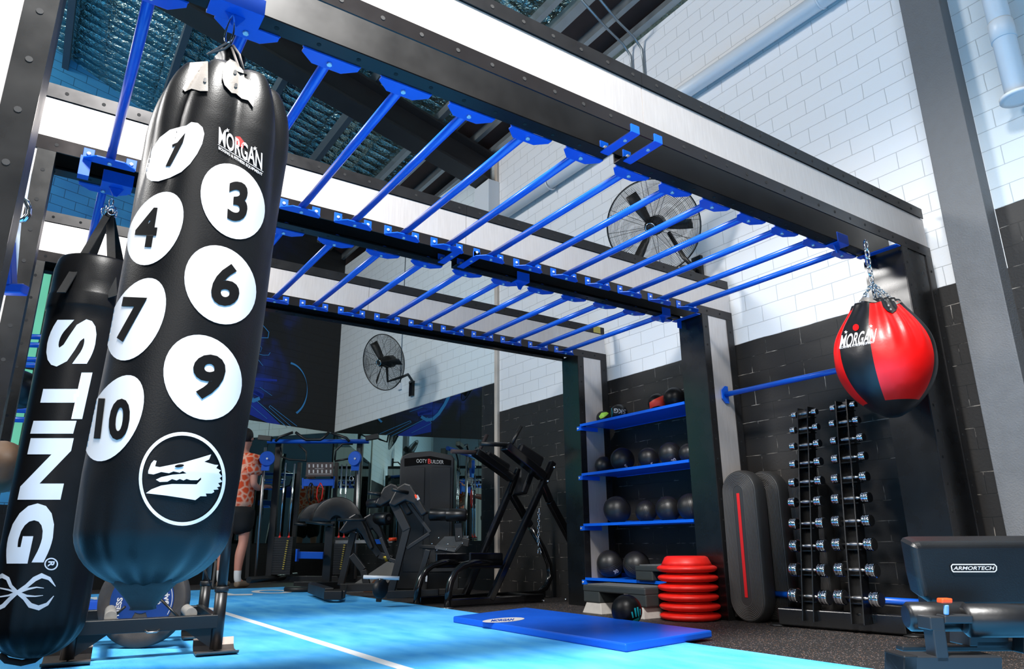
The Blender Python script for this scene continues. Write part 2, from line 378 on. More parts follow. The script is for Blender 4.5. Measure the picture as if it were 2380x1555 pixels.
# far run of the same wall, turned three degrees, ending in the mural corner
WALLF.node_tree  # keep
FA = atan2(.226, 4.39); Lf = sqrt(.226**2+4.39**2)
WALLF2 = brick_mat('painted_block_wall_back', (222, 230, 232), (22, 24, 27), 2.18, 1, .16)
o = MB().bx(0, .25, 0, Lf+.1, 0, 5.02).build('wall_right_back', WALLF2); o.location = (4.116, YC, 0); o.rotation_euler.z = FA; S(o)
# pale movement joint between the two runs
tj = MB().bx(4.088, 4.116, YC-.05, YC+.012, 0, 5.0).build('trim_1', mat('pale_joint_filler', (196, 184, 172), .7, 0, .2, 6, .4, 40)); S(tj)
# far wall carrying the mural
CX, CY = 3.89, 10.75; MA = atan2(-.337, -.941)
m = bpy.data.materials.new('mural_paint_on_blocks'); m.use_nodes = True; q = NT(m); MURALM = m
tc = q.n('ShaderNodeTexCoord'); sx = q.n('ShaderNodeSeparateXYZ'); q.l(tc.outputs['Object'], sx.inputs[0])
cb = q.n('ShaderNodeCombineXYZ'); q.l(sx.outputs[0], cb.inputs[0]); q.l(sx.outputs[2], cb.inputs[1])
br = q.n('ShaderNodeTexBrick', offset=.5, i_Scale=1.0, i_Mortar_Size=.004, i_Mortar_Smooth=.3, i_Brick_Width=.27, i_Row_Height=.115); q.l(cb.outputs[0], br.inputs['Vector'])
nz = q.n('ShaderNodeTexNoise', i_Scale=.95, i_Detail=2.0, i_Distortion=1.4); q.l(tc.outputs['Object'], nz.inputs['Vector'])
rp = q.n('ShaderNodeValToRGB'); e = rp.color_ramp.elements; e[0].position = .47; e[0].color = lin((5, 7, 14))+(1,); e[1].position = .72; e[1].color = lin((16, 66, 178))+(1,)
x_ = e.new(.56); x_.color = lin((6, 22, 70))+(1,); q.l(nz.outputs[0], rp.inputs[0])
# the mural brightens to a light blue field away from the corner
far_ = q.math('MULTIPLY', q.math('SUBTRACT', sx.outputs[0], 2.7), 1.4, True)
near_ = q.math('MULTIPLY', q.math('SUBTRACT', sx.outputs[0], .75), 1.2, True)
near_ = q.math('MULTIPLY', near_, q.math('GREATER_THAN', sx.outputs[2], 1.9)); far_ = q.math('MULTIPLY', far_, q.math('GREATER_THAN', sx.outputs[2], .9)); c1 = q.mix(near_, lin((12, 12, 14)), rp.outputs[0]); c1 = q.mix(far_, c1, q.mix(nz.outputs[0], lin((14, 70, 150)), lin((90, 190, 235))))
q.l(q.mix(br.outputs['Fac'], c1, q.mix(.65, c1, (0, 0, 0))), q.b.inputs['Base Color']); q.b.inputs['Roughness'].default_value = .6
q.bump(q.math('SUBTRACT', 1, br.outputs['Fac']), .5, .006)
o = MB().bx(0, 9, -.25, 0, 0, 7.4).build('wall_back', MURALM); o.location = (CX, CY, 0); o.rotation_euler.z = MA; o.scale.y = 1; S(o)
MW = o
E1 = Vector((cos(MA), sin(MA), 0)); NM = Vector((-sin(MA), cos(MA), 0))   # along wall away from the corner; into the room or out
if NM.y > 0: NM = -NM
# make the slab sit behind the painted face
for v in MW.data.vertices:
    pass
_side = 1 if (Vector((-sin(MA), cos(MA), 0)) - NM).length < .1 else -1
for v in MW.data.vertices: v.co.y = (-.25*_side if abs(v.co.y) > .1 else 0)
def onM(x, y, eps=.004):
    d = ray(x, y); n = NM; p0 = Vector((CX, CY, 0))+n*eps; return CP+d*((p0-CP).dot(n)/d.dot(n))
mu = thing('mural', 'blue and black abstract mural of glowing lines painted on the back wall', 'mural', (CX, CY, 2.2))
NEON = mat('light_blue_mural_line', (60, 150, 215), .6); DEEPB = mat('deep_blue_mural_shape', (12, 52, 170), .6)
G = lambda a, b: (560+a/7.07, 900+b/7.07)
K = lambda a, b: (580+a/3.839, 720+b/3.839)
sh = [poly2d([G(190, 175), G(640, 600), G(640, 640), G(450, 590), G(100, 430), G(125, 260)]), poly2d([G(140, 0), G(380, 130), G(350, 185), G(100, 60)]),
      poly2d([K(0, 690), K(130, 750), K(120, 790), K(0, 720)]), poly2d([K(0, 600), K(245, 622), K(245, 640), K(0, 628)])]
decal('mural_shape', DEEPB, sh, onM, mu, 20)
L = lambda f, pts, wd: ribbon2d([f(*p) for p in pts], wd)
ln = [L(G, [(120, 260), (200, 175), (760, 660)], 1.5), L(G, [(125, 265), (430, 520)], 1), L(G, [(480, 300), (920, 640)], 1.2), L(G, [(460, 325), (480, 300)], 1.2), L(G, [(460, 325), (830, 650)], 1),
      L(G, [(310, 0), (510, 140)], 1), L(K, [(95, 110), (172, 200), (165, 250), (60, 250)], 1.6), L(K, [(50, 385), (120, 405), (170, 405), (185, 380)], 1.2), L(K, [(50, 410), (120, 500)], 1.2),
      L(K, [(60, 280), (110, 340), (95, 380)], .8), ribbon2d([(668+46*cos(t/10), 905+62*sin(t/10)) for t in range(-14, 12)], [.4+.35*abs(12-k_) for k_ in range(26)][:26])]
decal('mural_line', NEON, ln, lambda x, y: onM(x, y, .007), mu, 20)
# more of the mural, further left (seen in the wall mirror as well)
def onMs(s, z, eps=.006): return Vector((CX, CY, 0))+E1*s+NM*eps+Vector((0, 0, z))
sh = [ribbon2d([(s_/10, 3.25+.8*sin(s_*.31)) for s_ in range(14, 40)], .05), ribbon2d([(2.0, 3.6), (2.8, 2.9), (3.2, 3.3)], .03), ribbon2d([(1.2, 4.6), (2.6, 3.4), (3.6, 3.9), (4.4, 3.0)], .04)]
decal('mural_line', NEON, sh, lambda x, y: onMs(x, y), mu, .4)
# mirrors: on the far run of the right wall and on the mural wall
def mirror_panels(name, org, ang, edges, z0, z1, side):
    for i in range(len(edges)-1):
        o = MB().bx(edges[i]+.003, edges[i+1]-.003, 0, .006*side, z0, z1).build(name, MIRROR); o.location = org; o.rotation_euler.z = ang
        yield o
org = Vector((4.116, YC, 0)); ang = FA+pi/2
nR = Vector((-cos(FA), -sin(FA), 0))
ed = [.28, .72, 1.36, 2.35, 3.4, 4.39]
lab = ['mirror panel at the near end of the right wall, beside the pale joint', 'second mirror panel of the right wall, above the dip station', 'third mirror panel of the right wall, over the machine tower',
       'fourth mirror panel of the right wall, past the machine tower', 'last mirror panel of the right wall, in the mural corner']
for i, o in enumerate(mirror_panels('wall_mirror', org + nR*.001, ang, ed, .50, 2.178, 1)):
    tag(o, lab[i], 'mirror', 'mirror panels on the right wall')
for i, o in enumerate(mirror_panels('wall_mirror', Vector((CX, CY, 0))+NM*.001, MA, [.02, 1.2, 2.4, 3.6], .50, 2.17, _side)):
    tag(o, ['mirror panel under the mural, in the corner behind the cable tower', 'mirror panel under the mural, behind the person in orange', 'mirror panel under the mural, hidden mostly behind the numbered bag'][i], 'mirror', 'mirror panels under the mural')
# bright windows far left in the mural wall
WIN = emis('daylight_window', (120, 225, 190), .9)
for i, (s0, s1) in enumerate(((4.25, 4.75), (4.9, 5.5), (5.7, 6.8))):
    f = thing('window_%d' % (i+1), '', '', (0, 0, 0)); del f['label']; del f['category']; f['kind'] = 'structure'
    f.location = onMs(s0, 1.2)
    fr = MB()
    for a, b, c, d in ((s0, s1, 1.2, 1.26), (s0, s1, 3.54, 3.6), (s0, s0+.05, 1.2, 3.6), (s1-.05, s1, 1.2, 3.6), (s0, s1, 2.36, 2.4)):
        fr.prism([(a, c), (b, c), (b, d), (a, d)], (CX, CY, 0), E1, (0, 0, 1), NM, .03)
    fr.build('window_frame', BLKM, f, world=True)
    MB().prism([(s0+.03, 1.23), (s1-.03, 1.23), (s1-.03, 3.57), (s0+.03, 3.57)], (CX, CY, 0), E1, (0, 0, 1), NM, .012).build('window_pane', WIN, f, world=True)
# roof: foil lined, sloping up from the right wall
RS = .2438; RZ = lambda x: 5.0+RS*(4.116-x)
m = FOIL; q = NT(m)
tcn = [n for n in m.node_tree.nodes if n.type == 'TEX_COORD'][0]; sx = q.n('ShaderNodeSeparateXYZ'); q.l(tcn.outputs['Object'], sx.inputs[0])
wz = q.n('ShaderNodeTexNoise', i_Scale=5.0, i_Detail=2.0); q.l(tcn.outputs['Object'], wz.inputs['Vector'])
u_ = q.math('ADD', sx.outputs[0], q.math('MULTIPLY', wz.outputs[0], .09)); v_ = q.math('ADD', sx.outputs[1], q.math('MULTIPLY', wz.outputs[0], .07))
a_ = q.math('POWER', q.math('ABSOLUTE', q.math('SINE', q.math('MULTIPLY', v_, pi/.16))), .8); b_ = q.math('POWER', q.math('ABSOLUTE', q.math('SINE', q.math('MULTIPLY', u_, pi/.31))), .7)
bn = [n for n in m.node_tree.nodes if n.type == 'BUMP'][0]; nz2 = [n for n in m.node_tree.nodes if n.type == 'TEX_NOISE' and abs(n.inputs['Scale'].default_value-22) < .1][0]
hh = q.math('ADD', q.math('MULTIPLY', q.math('MULTIPLY', a_, b_), 1.2), q.math('MULTIPLY', nz2.outputs[0], 1.1)); q.l(hh, bn.inputs['Height']); bn.inputs['Strength'].default_value = .75; bn.inputs['Distance'].default_value = .06
rf = MB(); xs = [-6, -3, 0, 4.3]
for x0, x1 in zip(xs, xs[1:]):
    rf.add([(x0, -7, RZ(x0)+.22), (x1, -7, RZ(x1)+.22), (x1, 14, RZ(x1)+.22), (x0, 14, RZ(x0)+.22), (x0, -7, RZ(x0)+.25), (x1, -7, RZ(x1)+.25), (x1, 14, RZ(x1)+.25), (x0, 14, RZ(x0)+.25)],
           [(3, 2, 1, 0), (4, 5, 6, 7), (0, 1, 5, 4), (1, 2, 6, 5), (2, 3, 7, 6), (3, 0, 4, 7)])
S(rf.build('ceiling', FOIL))
def along_y(name, mt, x, w_, h, y0, y1, dz=0): return S(MB().box((x, (y0+y1)/2, RZ(x)+.21-h/2+dz), (w_, y1-y0, h)).build(name, mt))
n_ = 2
for x in (-2.6, -1.5, -.42, .68, 1.74, 2.55): along_y('trim_%d' % n_, mat('blue_grey_purlin', (82, 94, 102), .5, .3, .1, 4), x, .07, .17, -1.4, 13); n_ += 1
for x, w_ in ((3.34, .06), (3.53, .10), (3.83, .055)): along_y('trim_%d' % n_, GALV, x, w_, .1, -1.4, 13, -.07); n_ += 1
S(MB().box((3.84, 5.8, RZ(3.84)+.15), (.56, 14.4, .04), Matrix.Rotation(atan2(RS, 1), 3, 'Y')).build('trim_%d' % n_, TIMBER)); n_ += 1
along_y('trim_%d' % n_, GALV, 4.06, .07, .06, -1.4, 13, -.14); n_ += 1
# the big dark rafter
R0 = MB(); x0, x1 = -6, 4.09; zb = lambda x: 4.6+RS*(4.116-x)
for (ya, yb, za, zc) in ((6.34, 6.62, 0, .03), (6.46, 6.5, .03, .40), (6.34, 6.62, .37, .40)):
    R0.add([(x0, ya, zb(x0)+za), (x1, ya, zb(x1)+za), (x1, yb, zb(x1)+za), (x0, yb, zb(x0)+za), (x0, ya, zb(x0)+zc), (x1, ya, zb(x1)+zc), (x1, yb, zb(x1)+zc), (x0, yb, zb(x0)+zc)],
           [(3, 2, 1, 0), (4, 5, 6, 7), (0, 1, 5, 4), (1, 2, 6, 5), (2, 3, 7, 6), (3, 0, 4, 7)])
S(R0.build('trim_%d' % n_, RAFT)); n_ += 1
S(MB().bx(3.96, 4.115, 6.3, 6.62, 3.9, 4.62).build('trim_%d' % n_, PVC, bevel=.005)); n_ += 1
# grey column on the right wall
S(MB().bx(3.998, 4.13, 1.388, 1.60, 0, 4.98).build('trim_%d' % n_, CONC, bevel=.004)); n_ += 1
# pipes
p = thing('drain_pipe', 'thick white drain pipe running level along the upper right wall', 'pipe', (4.03, 3.5, 4.07))
MB().tube([(4.035, 1.6, 4.06), (4.035, 6.35, 4.09)], .062, 20).build('pipe', PVC, p, world=True)
for y in (2.1, 3.7, 5.2): MB().tube([(4.035+.068*cos(a/8*pi), y, 4.07+.068*sin(a/8*pi)) for a in range(16)], .008, 6, True).build('pipe_clip', PVC, p, world=True)
p = thing('down_pipe', 'white downpipe with a flanged end, right of the grey column', 'pipe', (4.0, 1.13, 2.7))
MB().tube([(4.0, 1.13, 2.70), (4.0, 1.13, 4.98)], .055, 20).build('pipe', PVC, p, world=True)
MB().lathe([(.05, 0), (.085, 0), (.085, .018), (.057, .03)], (4.0, 1.13, 2.685)).build('flange', PVC, p, world=True)
MB().lathe([(.06, 0), (.06, .11), (.056, .12)], (4.0, 1.13, 3.05)).build('pipe_clip', PVC, p, world=True)
for y, lb, top in ((3.99, 'thin grey conduit dropping down the white wall, nearer the mural', 5.0), (3.84, 'thin grey conduit dropping down the white wall, nearer the column', 4.97)):
    tag(MB().tube([(3.3, y-.1, RZ(3.3)-.02), (3.75, y-.05, top+.0), (4.0, y, top-.03), (4.09, y, top-.12), (4.1, y, top-.3), (4.1, y, 4.2)], .012, 8).build('conduit', GALV), lb, 'conduit', 'conduits on the white wall')
# ================================================================== THE RIG
YB = (1.707, 3.096, 4.456); DP = .215; XL0, XL1, XR0, XR1 = -.434, -.114, 3.70, 4.02
ZT, ZB, PT, PB = 2.29, 1.99, 2.2245, 2.05
rig = thing('monkey_bar_rig', 'large black and brushed steel training rig with blue monkey bars overhead', 'training rig', (1.9, 3.1, 0))
HOLE = mat('bolt_hole_shadow', (6, 6, 7), .8)
def holes(mb, pts, ax, r=.0085):
    for p in pts:
        a = {'y': (0, -1, 0), 'x': (-1, 0, 0), 'z': (0, 0, -1)}[ax]; mb.lathe([(r, -.001), (r, .0012)], p, a, 10)
for bi, y in enumerate(YB):
    bm_ = MB().bx(XL0+.02, XR1-.02, y+.006, y+.012, PB-.02, PT+.02).bx(XL0+.02, XR1-.02, y+DP-.012, y+DP-.006, PB-.02, PT+.02)
    beam = bm_.build('beam', BLKM, rig, world=True)
    for yy, nm in ((y+.002, 0), (y+DP-.006, 1)):
        MB().bx(XL0+.01, 1.7985, yy, yy+.004, PB-.006, PT+.001).bx(1.8015, XR1-.008, yy, yy+.004, PB-.006, PT+.001).build('side_panel', PANEL, beam, world=True)
    t = MB()
    for x0, x1 in ((XL0, 1.799), (1.801, XR1-.01)):
        t.bx(x0, x1, y-.004, y+.002, PT+.004, ZT).bx(x0, x1, y+.002, y+.03, ZT-.005, ZT)
        t.bx(x0, x1, y+DP-.002, y+DP+.004, PT+.004, ZT).bx(x0, x1, y+DP-.03, y+DP, ZT-.005, ZT)
    k = [XL0+.05+.1335*i for i in range(34) if XL0+.05+.1335*i < XR1-.03]
    holes(t.slot(1), [(x, y-.004, ZT-.03) for x in k], 'y', .0075); t.build('top_trim', [TRIM, HOLE], beam, world=True)
    t = MB(); x0, x1 = XL0, XR1
    t.bx(x0, x1, y-.004, y+.002, ZB, PB).bx(x0, 1.77 if bi < 2 else 1.83, y+DP-.004, y+DP+.002, ZB, PB).bx(1.83, x1-.3, y+DP-.004, y+DP+.002, ZB, PB)
    t.bx(x0, 1.77 if bi < 2 else 1.83, y+DP-.062, y+DP-.004, ZB, ZB+.005).bx(1.83, x1-.32, y+DP-.062, y+DP-.004, ZB, ZB+.005)
    t.slot(1); holes(t, [(x, y-.004, ZB+.03) for x in k], 'y', .0075); holes(t, [(x, y+DP-.03, ZB) for x in k[:-3]], 'z', .0075)
    t.build('bottom_trim', [mat('glossy_dark_trim', (50, 46, 46), .22, .6, .12), HOLE], beam, world=True)
    if bi == 2: MB().bx(3.885, 3.965, y-.006, y-.004, PT+.006, ZT+.001).build('yellow_tape', YELLOW, beam, world=True)
# posts
for y in YB:
    for a, b, side in ((XL0, XL1, 0), (XR0, XR1, 1)):
        f0 = 0 if side else .0125; po = MB().bx(a, b, y+.006, y+DP-.006, f0, ZB+.02).build('post', BLACK if side else BLKM, rig, world=True)
        if side:
            MB().bx(a-.001, a+.006, y+.002, y+DP-.002, 0, ZB).build('end_plate', BLACK, po, world=True)
        MB().bx(a+.062, b-.062, y+.001, y+.006, .02, ZB-.001).build('side_panel', BLACK if (side and y < 2) else PANEL, po, world=True)
        t = MB().bx(a, a+.06, y-.004, y+.004, f0, ZB-.001).bx(b-.064, b, y-.004, y+.004, f0, ZB-.001)
        holes(t.slot(1), [(x, y-.004, z/100) for x in (a+.03, b-.032) for z in range(8, 196, 13)], 'y', .0075)
        t.build('post_trim', [TRIM if side else BLACK, HOLE], po, world=True)
# rungs with end brackets
BOLT = mat('bolt_head', (224, 226, 228), .3, .5)
def rung(x, ya, yb, z):
    r = MB().tube([(x, ya-.01, z), (x, yb+.01, z)], .0175, 14).build('rung', BLUE, rig, world=True)
    for y, s in ((ya, 1), (yb, -1)):
        m_ = MB().prism([(-.095, 0), (.095, 0), (.095, .022), (.05, .062), (-.05, .062), (-.095, .022)], (x, y, z-.024), (1, 0, 0), (0, s, 0), (0, 0, 1), .006)
        for dx in (-.078, .078): m_.bx(x+dx-.02, x+dx+.02, y, y+s*.006, z-.02, z+.03)
        b_ = m_.build('rung_bracket', BLUE, r, world=True, bevel=.001)
        for dx in (-.078, .078): MB().lathe([(.0085, 0), (.0085, .004), (.004, .006)], (x+dx, y+s*.006, z+.006), (0, s, 0), 8).build('bolt', BOLT, r, world=True)
        MB().lathe([(.009, 0), (.009, .008)], (x, y+s*.03, z-.024), (0, 0, -1), 6).build('bolt', BOLT, r, world=True)
for k in range(14):
    x = 3.545-.267*k
    rung(x, YB[0]+DP+.002, YB[1]-.004, 2.008); rung(x, YB[1]+DP+.002, YB[2]-.004, 2.008)
for x in (1.74, 1.865):                      # cross straps at the beam joints
    for y in YB[:2]:
        m_ = MB().bx(x-.022, x+.022, y-.006, y+DP-.04, ZB-.006, ZB).bx(x-.022, x+.022, y+DP-.046, y+DP-.04, ZB-.006, ZB+.05).bx(x-.022, x+.022, y-.01, y-.004, ZB-.006, ZB+.03)
        s_ = m_.build('cross_strap', BLUE, rig, world=True, bevel=.001)
        MB().lathe([(.009, 0), (.009, .006)], (x, y+DP-.047, ZB+.02), (0, -1, 0), 8).build('bolt', BOLT, s_, world=True); MB().lathe([(.008, 0), (.008, .004)], (x, y+.05, ZB-.006), (0, 0, -1), 8).build('bolt', BOLT, s_, world=True)
def collar(x, y, w_=.075):                   # wrap-round hanger on the rear rail, with an eye
    c = MB().bx(x-w_, x+w_, y-.066, y+.006, ZB-.008, ZB-.001).bx(x-w_, x+w_, y+.004, y+.010, ZB-.008, ZB+.06).bx(x-w_, x+w_, y-.07, y-.064, ZB-.008, ZB+.05)
    c.prism([(-.03, 0), (.03, 0), (.008, -.04), (-.008, -.04)], (x, y-.03, ZB-.008), (1, 0, 0), (0, 0, 1), (0, 1, 0), .006)
    return c.build('bag_hanger', BLUE, rig, world=True, bevel=.0015)
collar(.295, YB[0]+DP); collar(3.40, YB[0]+DP, .05); collar(.12, YB[1]+DP, .06); collar(2.29, YB[1]+DP, .045); collar(3.51, YB[1]+DP, .04)
# blue link arms at the rig ends
for x, y in ((3.655, YB[0]), (3.655, YB[1])):
    MB().bx(x-.02, x+.02, y-.01, y+DP, ZB-.014, ZB-.008).bx(x-.02, x+.02, y+DP-.05, y+DP-.044, ZB-.07, ZB-.008).build('cross_strap', BLUE, rig, world=True, bevel=.001)
MB().bx(-.03, .01, YB[1]-.014, YB[1]-.008, ZB-.07, ZB+.01).bx(-.03, .01, YB[1]-.014, YB[1]+.03, ZB-.076, ZB-.07).build('rung_bracket', BLUE, rig, world=True)
# low grip bars between the near posts
for z, y0, y1 in ((1.432, 1.93, 3.09), (.16, 1.93, 3.09)):
    b = MB().tube([(3.86, y0, z), (3.86, y1, z)], .018, 14).build('grip_bar', BLUE, rig, world=True)
    MB().prism([(-.03, -.06), (.0, -.06), (.035, -.03), (.035, .03), (0, .06), (-.03, .06)], (3.86, y1-.006, z), (-1, 0, 0), (0, 0, 1), (0, 1, 0), .008).build('grip_bar_bracket', BLUE, b, world=True)
# shelves for balls between the far posts
SHZ = (1.40, 1.00, .607, .204)
for z in SHZ:
    s_ = MB().bx(3.70, 4.08, YB[1]+DP+.003, YB[2]-.003, z-.006, z).bx(3.695, 3.702, YB[1]+DP+.003, YB[2]-.003, z-.014, z+.006).bx(4.075, 4.08, YB[1]+DP+.003, YB[2]-.003, z-.01, z+.03).build('shelf', BLUEL, rig, world=True)
    MB().bx(3.698, 3.88, YB[2]-.012, YB[2]-.006, z-.045, z-.012).bx(3.693, 3.70, YB[2]-.006, YB[2]+.035, z-.045, z-.012).build('shelf_bracket', BLUEL, s_, world=True)
    MB().lathe([(.008, 0), (.008, .005)], (3.693, YB[2]+.02, z-.028), (-1, 0, 0), 10).build('bolt', BOLT, s_, world=True)
# ================================================================== OBJECTS
VDIR = Vector((sin(YAW), cos(YAW), 0)); HR = Vector((cos(YAW), -sin(YAW), 0)); UZ = Vector((0, 0, 1))
def PD(x, y, D): d = ray(x, y); return CP+d*(D/(d.dot(VDIR)))
def chain(mb, a, b, n, r=.004, w_=.009, L=None):
    a = Vector(a); b = Vector(b); d = (b-a); l = d.length/n*1.35/2; t = d.normalized(); u = t.cross(Vector((.3, .8, .1))).normalized(); v = t.cross(u)
    for i in range(n):
        c = a+d*((i+.5)/n); s_ = u if i % 2 else v
        mb.tube([c+t*l*cos(k*pi/5)+s_*w_*sin(k*pi/5) for k in range(10)], r, 6, True)
    return mb
def ringmesh(cfun, rfun, zs, n=72):
    mb = MB(); vs = []
    for z in zs:
        c = cfun(z)
        for j in range(n):
            a = 2*pi*j/n; r = rfun(z, a); vs.append((c[0]+r*cos(a), c[1]+r*sin(a), z))
    fs = [(i*n+j, i*n+(j+1) % n, (i+1)*n+(j+1) % n, (i+1)*n+j) for i in range(len(zs)-1) for j in range(n)]
    mb.add(vs, fs, True); N = len(zs)
    mb.f.append([j for j in range(n)][::-1]); mb.sm.append(False); mb.f.append([(N-1)*n+j for j in range(n)]); mb.sm.append(False)
    return mb
def on_tilt(cfun, rfun, eps=.002):
    def f(x, y):
        d = ray(x, y); c = Vector(cfun(1)); h = Vector((d.x, d.y)); tm = h.dot(c)/h.dot(h)
        def g(t):
            p = CP+d*t; c_ = cfun(p.z); a = atan2(p.y-c_[1], p.x-c_[0]); return sqrt((p.x-c_[0])**2+(p.y-c_[1])**2)-rfun(p.z, a)-eps
        lo = tm*.6; hi = tm
        for _ in range(40):
            md = (lo+hi)/2
            if g(md) > 0: lo = md
            else: hi = md
        p = CP+d*hi; c_ = cfun(p.z); a = atan2(p.y-c_[1], p.x-c_[0]); r = rfun(p.z, a)+eps      # grazing sight lines end on the edge of the bag
        return Vector((c_[0]+r*cos(a), c_[1]+r*sin(a), p.z))
    return f
def interp(tab, z, lin_=False):
    if z <= tab[0][0]: return tab[0][1]
    for (a, b), (c, d) in zip(tab, tab[1:]):
        if z <= c: k = (z-a)/(c-a); k = k if len(tab) > 20 else k*k*(3-2*k); return b+(d-b)*k
    return tab[-1][1]
# ---------------------------------------------------------------- numbered punch bag
BX, BY = .305, 1.85
bc = lambda z: (BX-.827*.055*(1.9-z)/1.57, BY+.562*.055*(1.9-z)/1.57)
btab = [(.37, .03)]+[(.505-.135*cos(k*pi/24), .163*sin(k*pi/24)) for k in range(2, 12)]+[(.52, .164), (.62, .170), (.95, .172), (1.3, .173), (1.46, .172), (1.5, .172), (1.54, .169), (1.57, .165), (1.6, .159), (1.63, .151), (1.66, .141), (1.68, .132), (1.70, .12)]
def brad(z, a):
    r = interp(btab, z); k = max(0, min(1, (z-1.22)/.4)); f = .03*k*(abs(sin(a*4.5+.7+.6*sin(a*2)))-.55)
    kb = max(0, min(1, (.62-z)/.22)); return r+f*(1 if r > .05 else .3)+.004*kb*sin(a*13)+.0018*sin(a*5+z*9)
bag = thing('punch_bag', 'big black punch bag with numbered white circles hanging nearest the camera', 'punching bag', (BX, BY, .30))
zs = [.37]+[.505-.135*cos(k*pi/24) for k in range(2, 12)]+[.5+.03*i for i in range(28)]+[1.34+.0124*i for i in range(30)]
ringmesh(bc, brad, zs, 128).build('bag_body', VINYLS, bag, world=True)
bs = on_tilt(bc, brad, .0014)
C1 = lambda a, b: (a/2.99, b/2.99)
circ = [poly2d([C1(*p) for p in [(1330, 848), (1375, 855), (1408, 885), (1420, 930), (1405, 1000), (1370, 1070), (1320, 1140), (1260, 1195), (1180, 1235), (1100, 1260), (1050, 1258), (1020, 1235), (1013, 1190), (1025, 1120), (1060, 1030), (1110, 955), (1180, 902), (1250, 882), (1295, 872)]]),
        ell2d((541, 468), 92, 70, radians(64)), ell2d((361, 531), 92, 56, radians(-62)), ell2d((512, 662), 96, 79, radians(60)), ell2d((317, 742), 103, 58, radians(-64)),
        ell2d((471, 877), 102, 88, radians(62)), ell2d((265, 972), 108, 57, radians(-64))]
for s_ in circ: decal('number_disc', WHITEP, [s_], bs, bag, 3)
bs2 = on_tilt(bc, brad, .0026)
INK = mat('black_print', (11, 10, 10), .85, spec=.08)
for tx, c, w_, h_, sk in (('3', (553, 468), 46, 92, .05), ('4', (341, 528), 50, 92, .16), ('6', (525, 662), 66, 98, .08), ('7', (304, 743), 56, 104, .2), ('9', (485, 876), 76, 104, .1), ('10', (262, 974), 78, 96, .12)):
    decal('number', INK, [place2d(text2d(tx, .035, .8), c, (w_, w_*.04), (sk*h_, -h_))], bs2, bag, 3)
decal('number', INK, [poly2d([C1(*p) for p in [(1196, 1005), (1232, 990), (1288, 922), (1272, 985), (1200, 1120), (1180, 1155), (1150, 1156), (1176, 1100), (1218, 1015), (1198, 1022)]])], bs2, bag, 3)
decal('logo', WHITEP, [place2d(text2d('MORGAN', .018, .7), (559, 345), (101, 62), (1, -40)), ribbon2d([C1(1515, 1003), C1(1830, 1195)], 1.2), place2d(text2d('BOXING & FITNESS EQUIPMENT', .02, .7), (559, 375), (102, 63), (0, -8))]
      + [poly2d([(cx+(5.5 if k % 2 == 0 else 2.3)*sin(k*pi/5), cy-(5.5 if k % 2 == 0 else 2.3)*cos(k*pi/5)) for k in range(10)]) for cx, cy in ((528.5, 303), (592.5, 345))], bs2, bag, 3)
decal('logo', REDV, [poly2d([C1(*p) for p in [(1640, 948), (1668, 950), (1695, 985), (1690, 1030), (1655, 1010), (1632, 985)]])], bs2, bag, 3)
D1 = lambda a, b: (a/2.8014, 1000+b/2.8014)
decal('logo', WHITEP, [ell2d((423.5, 1113), 101, 109, 0, 60, .925)], bs2, bag, 3)
drag = [(965, 265), (985, 215), (1003, 195), (1020, 200), (1010, 235), (1040, 240), (1200, 208), (1300, 180), (1375, 157), (1362, 190), (1330, 205), (1400, 225), (1422, 226), (1408, 246), (1438, 262), (1425, 276), (1446, 300), (1430, 312), (1448, 335), (1420, 345), (1435, 365), (1412, 372), (1424, 385), (1390, 388), (1395, 402), (1378, 412), (1340, 412), (1345, 430), (1305, 430), (1272, 455), (1180, 440), (1080, 425), (950, 410), (985, 385), (1050, 360), (1120, 350), (1280, 352), (1310, 320), (1308, 308), (1288, 325), (1240, 325), (1215, 317), (1195, 327), (1170, 317), (1150, 327), (1120, 318), (1090, 335), (1040, 337), (1015, 322), (1050, 305), (1120, 290), (1215, 281), (1190, 266), (1170, 277), (1130, 268), (1100, 280), (1050, 272), (1000, 288), (965, 283)]
decal('logo', WHITEP, [poly2d([D1(*p) for p in drag])], bs2, bag, 3)
decal('logo', INK, [ell2d(D1(1168, 232), 11, 3.5, radians(-8), 16)], on_tilt(bc, brad, .004), bag, 4)
decal('leather_tab', CREAM, [poly2d([C1(*p) for p in [(1320, 435), (1445, 425), (1446, 632), (1390, 632), (1330, 616), (1285, 636), (1268, 615), (1300, 560)]])], on_tilt(bc, brad, .006), bag, 6)
decal('leather_tab', CREAM, [poly2d([C1(*p) for p in [(1600, 410), (1640, 430), (1690, 490), (1700, 540), (1755, 570), (1770, 600), (1766, 700), (1760, 745), (1725, 697), (1680, 685), (1640, 650), (1610, 645), (1560, 590), (1545, 540), (1550, 470), (1575, 430)]])], on_tilt(bc, brad, .006), bag, 6)
for p in ((1635, 500), (1640, 592), (1425, 555)): decal('eyelet', STEEL, [ell2d(C1(*p), 4, 5, 0, 14)], on_tilt(bc, brad, .009), bag, 4)
